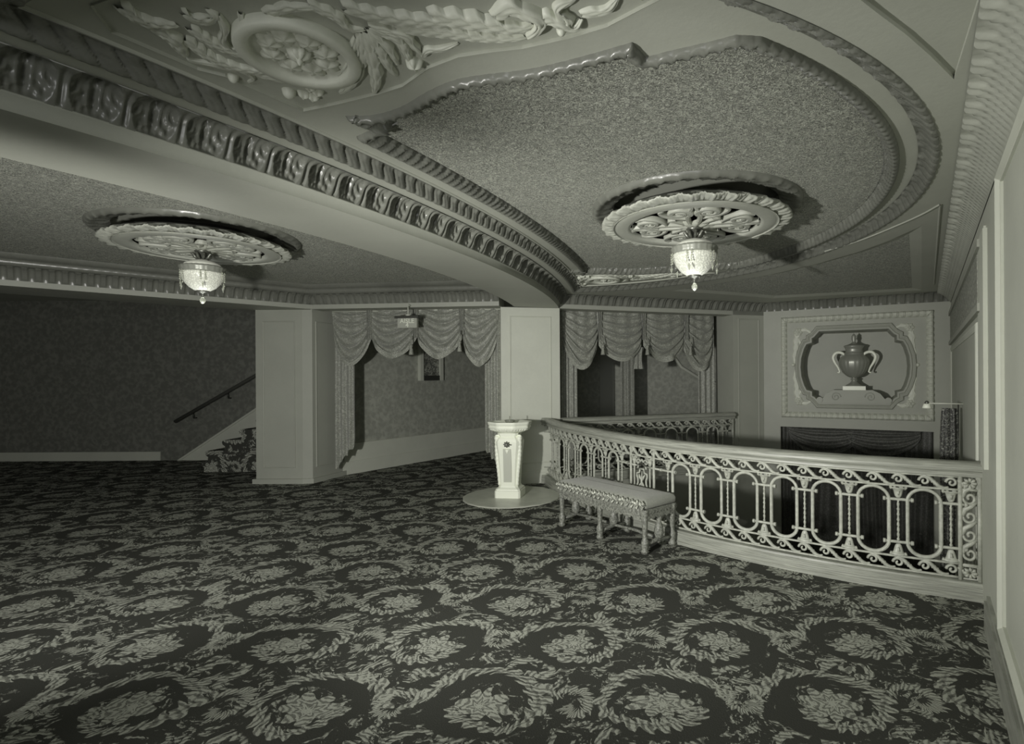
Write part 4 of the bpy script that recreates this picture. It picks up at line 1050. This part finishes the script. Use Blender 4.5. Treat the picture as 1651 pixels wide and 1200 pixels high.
# ================================================================= AISLE SIGN
S0=Plane((HA0[0],HA0[1]),(HA1[0],HA1[1]))
SP=Plane((HA0[0],HA0[1]-.10),(HA1[0],HA1[1]-.10))
def sx_(px,py): return SP.px(px,py)
a0,z0=sx_(641,529); a1,z1=sx_(672,513)
sg=thing('aisle_sign','small metal hanging sign lettered AISLE 4 over the draped opening','sign',SP.W((a0+a1)/2,z1,0))
wallbox(MB(),SP,a0,a1,z0,z1,.0,-.05).build('sign_box','signface',sg)
wallbox(MB(),SP,a0-.03,a1+.03,z1,z1+.03,.03,-.08).build('sign_hood','dark',sg)
mb=MB(); mb.tube([SP.W((a0+a1)/2,z1+.03,-.03),SP.W((a0+a1)/2,ZS+.03,-.03)],.008,6); mb.lathe([(.03,0),(.035,-.012),(.01,-.03)],SP.W((a0+a1)/2,z1+.055,-.03),12); mb.tube([SP.W((a0+a1)/2,ZS+.02,-.03),SP.W((a0+a1)/2,ZS+.02,-.11)],.012,6); mb.build('hanger','silver',sg)
def text(txt,size,pl,a,z,h,parent,name,m='letter',ex=.002):
    cu=bpy.data.curves.new('lettering','FONT'); cu.body=txt; cu.size=size; cu.align_x='CENTER'; cu.align_y='CENTER'; cu.extrude=ex; cu.offset=size*.015
    to=bpy.data.objects.new('tmp',cu); me=bpy.data.meshes.new_from_object(to); bpy.data.objects.remove(to)
    pd=pl.d if Vector(pl.W(1,0,0)[:2]).x>Vector(pl.W(0,0,0)[:2]).x else -pl.d
    vs=[(a+v.co.x*(1 if pd is pl.d else -1),z+v.co.y,h+v.co.z) for v in me.vertices]; mb=MB(); mb.v=[pl.W(*v) for v in vs]; mb.f=[tuple(p.vertices) for p in me.polygons]; mb.sm=[False]*len(mb.f)
    return mb.build(name,m,parent)
text('AISLE',.085,SP,(a0+a1)/2,z0+(z1-z0)*.70,.004,sg,'lettering'); text('4',.085,SP,(a0+a1)/2,z0+(z1-z0)*.27,.004,sg,'lettering')
# wall frame in the aisle
a0,z0=AW.px(674,614); a1,_=AW.px(711,614)
pf=thing('picture_frame','small silvered picture frame hanging on the aisle wall under the swags','picture',AW.W((a0+a1)/2,z0,0))
zt_=z0+.75
wallbox(MB(),AW,a0,a0+.07,z0,zt_,.07).build('frame_side','silver',pf); wallbox(MB(),AW,a1-.07,a1,z0,zt_,.07).build('frame_side','silver',pf)
wallbox(MB(),AW,a0+.07,a1-.07,z0,z0+.09,.05).build('frame_bottom','dark',pf); wallbox(MB(),AW,a0+.07,a1-.07,zt_-.07,zt_,.06).build('frame_top','silver',pf)
wallbox(MB(),AW,a0+.07,a1-.07,z0+.09,zt_-.07,.025).build('print','print',pf)
# ================================================================= URN PANEL
up=thing('urn_wall_panel','framed plaster wall panel with rosette corners around the urn niche','wall panel',UW.W(UW.L/2,1.2,0))
f0=UW.px(1260,512); f1=UW.px(1505,500); f2=UW.px(1507,681); f3=UW.px(1260,672)
A0=f3[0]; A1=(f1[0]+f2[0])/2; ZB=(f2[1]+f3[1])/2; ZT=(f0[1]+f1[1])/2; AC=(A0+A1)/2; ZM=(ZB+ZT)/2
prof=prof_curve([(0,0),(.01,.03),(.035,.045),(.06,.035),(.085,.018),(.095,0)],12)
mb=MB(); cs=[(A0,ZB),(A1,ZB),(A1,ZT),(A0,ZT)]
g=leaf_disp(.085,.030)
for i in range(4):
    p=Vector(cs[i]); q=Vector(cs[(i+1)%4]); d=(q-p); L_=d.length; d/=L_; nn_=Vector((-d.y,d.x)); n=int(L_/.007); rows=[]
    for k in range(n+1):
        s=L_*k/n; row=[]
        for j,(u,h) in enumerate(prof):
            ss=min(max(s,u),L_-u); w=p+d*ss+nn_*u; hh=h+max(-.004,g(s,j/11)); row.append(UW.W(w.x,w.y,hh))
        rows.append(row)
    mb.grid(rows,True)
mb.build('leaf_frame','pillar_paint',up)
# inner cartouche outline (notched, bowed sides) traced on the wall
def cart(sc):
    # quarter points relative to centre, w half width h half height (outer rim)
    W_,H_=.885,.62
    q=[(.62,1),(.66,.93),(.72,.84),(.80,.78),(.80,.70),(.86,.68),(.93,.50),(.985,.25),(1.0,0)]
    q=[(x*W_*sc[0],y*H_*sc[1]) for x,y in q]
    P=q+[(x,-y) for x,y in q[-2::-1]]+[(-x,-y) for x,y in q]+[(-x,y) for x,y in q[-2::-1]]
    return [(AC+.0+x,ZM+y) for x,y in P][::-1]
oc=cart((1,1)); hw=(A1-A0)/2; hh_=(ZT-ZB)/2
sc1=(hw*.80/.885,hh_*.80/.62)
oc=cart(sc1)
def ins2(P,d): return inset(P,d)
# sizes (m) of the recess
mb=MB(); hp=[(0,.012),(.012,.045),(.03,.05),(.05,.035),(.065,.05),(.085,.05),(.095,.02),(.10,-.38)]
rings=[ins2(oc,u) if u else oc for u,_ in hp]
mb.grid([[UW.W(rings[k][i][0],rings[k][i][1],hp[k][1]) for k in range(len(hp))] for i in range(len(oc))],False,True,False)
mb.build('niche_frame','paint',up)
hole=ins2(oc,.02)
mb=MB(); mb.fill([(0,-2.6),(UW.L,-2.6),(UW.L,2.75),(0,2.75)],[[(op[0][0],-2.0),(op[1][0],-2.0),(op[1][0],ozt),(op[0][0],ozt)],hole],lambda a,z:UW.W(a,z))
for a,b in (((op[0][0],-2.0),(op[0][0],ozt)),((op[0][0],ozt),(op[1][0],ozt)),((op[1][0],ozt),(op[1][0],-2.0))):
    mb.grid([[UW.W(a[0],a[1],0),UW.W(a[0],a[1],-.16)],[UW.W(b[0],b[1],0),UW.W(b[0],b[1],-.16)]],False)
mb.grid([[UW.W(op[0][0]-.02,-2,-.16),UW.W(op[1][0]+.02,-2,-.16)],[UW.W(op[0][0]-.02,ozt+.02,-.16),UW.W(op[1][0]+.02,ozt+.02,-.16)]],False)
struct('wall_urn',mb,'paint')

mb=MB(); mb.fill(ins2(oc,.10),[],lambda a,z:UW.W(a,z,-.38)); mb.build('niche_back','paint',up)
# shelf with scroll ends under the urn
sz=UW.px(1376,629)[1]; sb=UW.px(1376,650)[1]; xc0=UW.px(1376,600)[0]
a_=UW.px(1333,640)[0]; b_=UW.px(1419,640)[0]; l0=UW.px(1322,645)[0]; r0=UW.px(1432,645)[0]
def slab(pts,h0,h1,name,par,m='paint'):
    mb=MB(); mb.fill(pts,[],lambda a,z:UW.W(a,z,h1)); mb.grid([[UW.W(p[0],p[1],h0),UW.W(p[0],p[1],h1)] for p in pts],False,True,False); return mb.build(name,m,par)
slab([(l0,sb),(r0,sb),(r0-.03,sb+.05),(b_,sz-.05),(b_-.10,sz),(a_+.10,sz),(a_,sz-.05),(l0+.03,sb+.05)],-.38,.07,'urn_shelf',up)
mb=MB()
for cx_ in (l0+.0,r0-.0): 
    c0=UW.W(cx_,sb+.045,-.06); c1=UW.W(cx_,sb+.045,.085); mb.tube([c0,c1],.045,16)
for cx_,sg_ in ((a_+.13,1),(b_-.13,-1)):
    mb.tube([UW.W(cx_+sg_*(.07*(1-i/30))*cos(i*.4),(sz+sb)/2-.005+(.07*(1-i/30))*sin(i*.4),.072) for i in range(26)],.008,5)
mb.build('shelf_scrolls','paint',up)
def UMP(h0): return lambda x,y,h: UW.W(x,y,h0+h)
for i,(px,py) in enumerate(((1287,536),(1466,528),(1288.5,647),(1466.5,651))):
    c=UW.px(px,py); mb=MB(); blob(mb,UMP(0),c,.065,.035,6); blob(mb,UMP(.02),c,.025,.035,0); mb.build('rosette','pillar_paint',up)
    sy=1 if py<600 else -1; sx=-1 if px<1370 else 1
    mb=MB(); P=[c,(c[0]+sx*.03,c[1]-sy*.12),(c[0]+sx*.055-sx*.02,c[1]-sy*.24),(c[0]+sx*.06-sx*.0,c[1]-sy*.40),(c[0]+sx*.035,c[1]-sy*.52)]
    ribbon(mb,UMP(0),P,.05,.03,9,.01); ribbon(mb,UMP(0),[c,(c[0]-sx*.08,c[1]+sy*.03),(c[0]-sx*.15,c[1]+sy*.01),(c[0]-sx*.20,c[1]-sy*.05)],.035,.025,6,.01)
    ribbon(mb,UMP(0),[(c[0]+sx*.02,c[1]-sy*.10),(c[0]-sx*.05,c[1]-sy*.17),(c[0]-sx*.08,c[1]-sy*.12)],.03,.02,5,.01); mb.build('leaf_spray','relief',up)
for px in (1279,1479): mb=MB(); blob(mb,UMP(0),UW.px(px,588.5),.03,.04,0); mb.build('stud','relief',up)
# the urn
ux=UW.px(1376,600,.0)[0]; ux=UW.px(1377,600,-.05)[0]; uc=UW.W(ux,sz,-.05)
ut=thing('urn','bronze green fluted lidded urn with two white handles standing in the wall niche','urn',uc)
kd=Vector(UW.d); kn=Vector(UW.n)
def URN(x,y,z): q=Vector((uc[0],uc[1]))+kd*x+kn*y*.62; return (q.x,q.y,sz+z)
def ulathe(prof,n,rf=None,smooth=True):
    mb=MB(); rows=[[URN(r*(rf(a,z) if rf else 1)*cos(a),r*(rf(a,z) if rf else 1)*sin(a),z) for a in [2*PI*j/n for j in range(n)]] for r,z in prof]; mb.grid(rows,smooth,False,True); return mb
S=1/107.0
mb=MB(); k=[(-.155,-.15),(.155,-.15),(.155,.15),(-.155,.15)]; rows=[[URN(x,y,z) for x,y in k] for z in (0,.058)]; mb.grid(rows,False,False,True); mb.f.append((4,5,6,7)); mb.sm.append(False); mb.build('plinth','marble',ut,label='white square plinth')
ulathe([(.12,.058),(.118,.07),(.09,.085),(.055,.11),(.035,.135),(.034,.15),(.05,.158),(.05,.168),(.032,.175),(.034,.185)],36).build('foot','urn',ut)
ulathe(prof_curve([(.034,.185),(.08,.20),(.14,.25),(.185,.33),(.205,.40),(.207,.44),(.19,.48),(.155,.52),(.135,.54)],26),96,lambda a,z:1+.035*abs(cos(a*10))*sin(PI*min(1,max(0,(z-.19)/.33)))**.5).build('body','urn',ut)
ulathe([(.135,.54),(.142,.545),(.142,.552),(.128,.558),(.118,.575),(.118,.62),(.128,.64),(.132,.645),(.135,.655)],48).build('neck','urn',ut)
ulathe([(.135,.655),(.142,.66),(.140,.672),(.12,.68),(.08,.69),(.05,.705),(.028,.72),(.022,.745),(.032,.765),(.035,.785),(.028,.80),(.034,.815),(.020,.835),(.002,.86)],36).build('lid','urn',ut)
for sgn in (-1,1):
    pts=[(.135,.535),(.15,.555),(.20,.575),(.25,.565),(.285,.52),(.285,.47),(.26,.41),(.225,.35),(.205,.30),(.20,.275),(.215,.262),(.228,.272)]
    pc=catmull(pts,5); MB().tube([URN(sgn*p.x,0,p.y) for p in pc],[.018+.008*sin(PI*min(1,i/(len(pc)*.7)))-.008*(i/len(pc)) for i in range(len(pc))],10).build('handle','marble',ut,label='white scrolled handle')
# ================================================================= SWING ARM CURTAIN at the right wall
HPl=RPn
sq,bz=RPn.px(1553,651.5)
e1=Vector(RPn.W(sq,bz,0)); nw=Vector((RPn.n.x,RPn.n.y,0)); e0=e1+nw*.30
for _ in range(60):
    if (e0.x/e0.y)>(1500-CX)/F: e0+=nw*.006
    else: break
arm=thing('curtain_arm','short metal wall arm with ball end and pale cup carrying the dark curtain at right','curtain rod',tuple(e1))
MB().tube([tuple(e1),tuple(e0)],.008,8).build('arm','silver',arm)
mb=MB(); mb.lathe([(.001,-.022),(.014,-.018),(.022,0),(.014,.018),(.001,.022)],(e0.x,e0.y,bz+.004),14); mb.build('ball_end','bronze',arm)
mb=MB(); mb.lathe([(.045,-.045),(.034,-.02),(.030,0),(.026,.0)],(e0.x,e0.y,bz-.004),16); mb.build('cup','marble',arm,label='pale flared cup')
cv=thing('door_curtain','glossy dark patterned curtain gathered under the swing arm at the right wall','curtain',(e1.x,e1.y,0))
def onarm(px,py,f): # point below arm
    return e0.lerp(e1,f)
fA=(1521-1499)/(1553-1499); 
def armf(px):
    best=min(range(401),key=lambda i:abs((e0.lerp(e1,i/400).x/e0.lerp(e1,i/400).y)-(px-CX)/F)); return e0.lerp(e1,best/400)
qa,qb=armf(1523),armf(1538); adir=(e1-e0); adir.z=0; adir.normalize(); an_=Vector((-adir.y,adir.x,0))
if an_.dot(-qa)<0: an_=-an_
rows=[]
for j in range(60):
    v=j/59; z=bz-.015-.03*(1-min(1,v*20))+(-1.4-bz)*v; wv=.070+.012*sin(PI*min(1,v*3))-.010*v; row=[]
    cpt=qa.lerp(qb,.45)+adir*(-.03*v)
    for i in range(73):
        a=2*PI*i/72; rr=wv*(1+.22*cos(a*7+2*v)+.08*cos(a*13)); row.append((cpt.x+adir.x*rr*.8*cos(a)+an_.x*rr*.62*sin(a),cpt.y+adir.y*rr*.8*cos(a)+an_.y*rr*.62*sin(a),z))
    rows.append(row)
MB().grid(rows,True).build('gathered_curtain','velvet',cv)
mb=MB(); p=armf(1540); mb.tube([(p.x+.03,p.y,bz),(p.x+.03,p.y,bz-.35),(p.x-.02,p.y,bz-.9)],.006,5); mb.build('pull_cord','dark',cv)
# ================================================================= CAMERA
cam=bpy.data.cameras.new('camera'); co=bpy.data.objects.new('camera',cam); COL.objects.link(co); SC.camera=co
cam.sensor_fit='HORIZONTAL'; cam.sensor_width=36; cam.lens=36*F/1651; cam.shift_x=-(CX-825.5)/1651; cam.shift_y=(HZ-600)/1651
cam.clip_start=.05
Xc=Vector((cos(RA),0,-sin(RA))); Yc=Vector((sin(RA),0,cos(RA))); Zc=Xc.cross(Yc)
from mathutils import Matrix
mw=Matrix(((Xc.x,Yc.x,Zc.x,0),(Xc.y,Yc.y,Zc.y,0),(Xc.z,Yc.z,Zc.z,CZ),(0,0,0,1))); co.matrix_world=mw
# ================================================================= LIGHT
def spot(name,loc,target,power,ang_,blend,rad):
    l=bpy.data.lights.new(name,'SPOT'); l.energy=power; l.spot_size=ang_; l.spot_blend=blend; l.shadow_soft_size=rad; l.color=(1,.985,.94)
    o=bpy.data.objects.new(name,l); COL.objects.link(o); o.location=loc
    o.rotation_euler=(Vector(target)-Vector(loc)).to_track_quat('-Z','Y').to_euler(); return o
KL=(-1.85,.95,1.40)
def key(az,el,cone,pw,nm='photographers_flood'):
    a=math.radians(az); e=math.radians(el); return spot(nm,KL,(KL[0]+sin(a)*cos(e),KL[1]+cos(a)*cos(e),KL[2]+sin(e)),pw,math.radians(cone),1.0,.07)
def area(nm,loc,tgt,sx,sy,e):
    a=bpy.data.lights.new(nm,'AREA'); a.energy=e; a.shape='RECTANGLE'; a.size=sx; a.size_y=sy; ao=bpy.data.objects.new(nm,a); COL.objects.link(ao); ao.location=loc
    ao.rotation_euler=(Vector(tgt)-Vector(loc)).to_track_quat('-Z','Y').to_euler(); return ao
LW=[.14,.84,.32,.84,.70,.34,.08,.85,.25]
#LW#
key(36,-8,134,500*LW[0]); key(30,-5,80,500*LW[1]); key(5,0,90,500*LW[2]); key(-30,0,90,500*LW[3]); key(60,3,80,500*LW[4]); key(20,10,60,500*LW[5])
area('room_fill',(-1.2,-4.5,1.4),(0,5,1.4),2.5,1.5,100*LW[7])
for c,z in ((MC,2.28),(ML,2.30)):
    l=bpy.data.lights.new('lamp_bulb','POINT'); l.energy=10*LW[8]; l.shadow_soft_size=.1; o=bpy.data.objects.new('lamp_bulb',l); COL.objects.link(o); o.location=(c[0],c[1],z-.20)
w=bpy.data.worlds.new('world'); SC.world=w; w.use_nodes=True; w.node_tree.nodes['Background'].inputs[0].default_value=(.97,1,.88,1); w.node_tree.nodes['Background'].inputs[1].default_value=1.0*LW[6]
SC.view_settings.view_transform='Standard'; SC.view_settings.look='None'; SC.view_settings.gamma=1; SC.view_settings.exposure=.05; SC.view_settings.use_curve_mapping=False
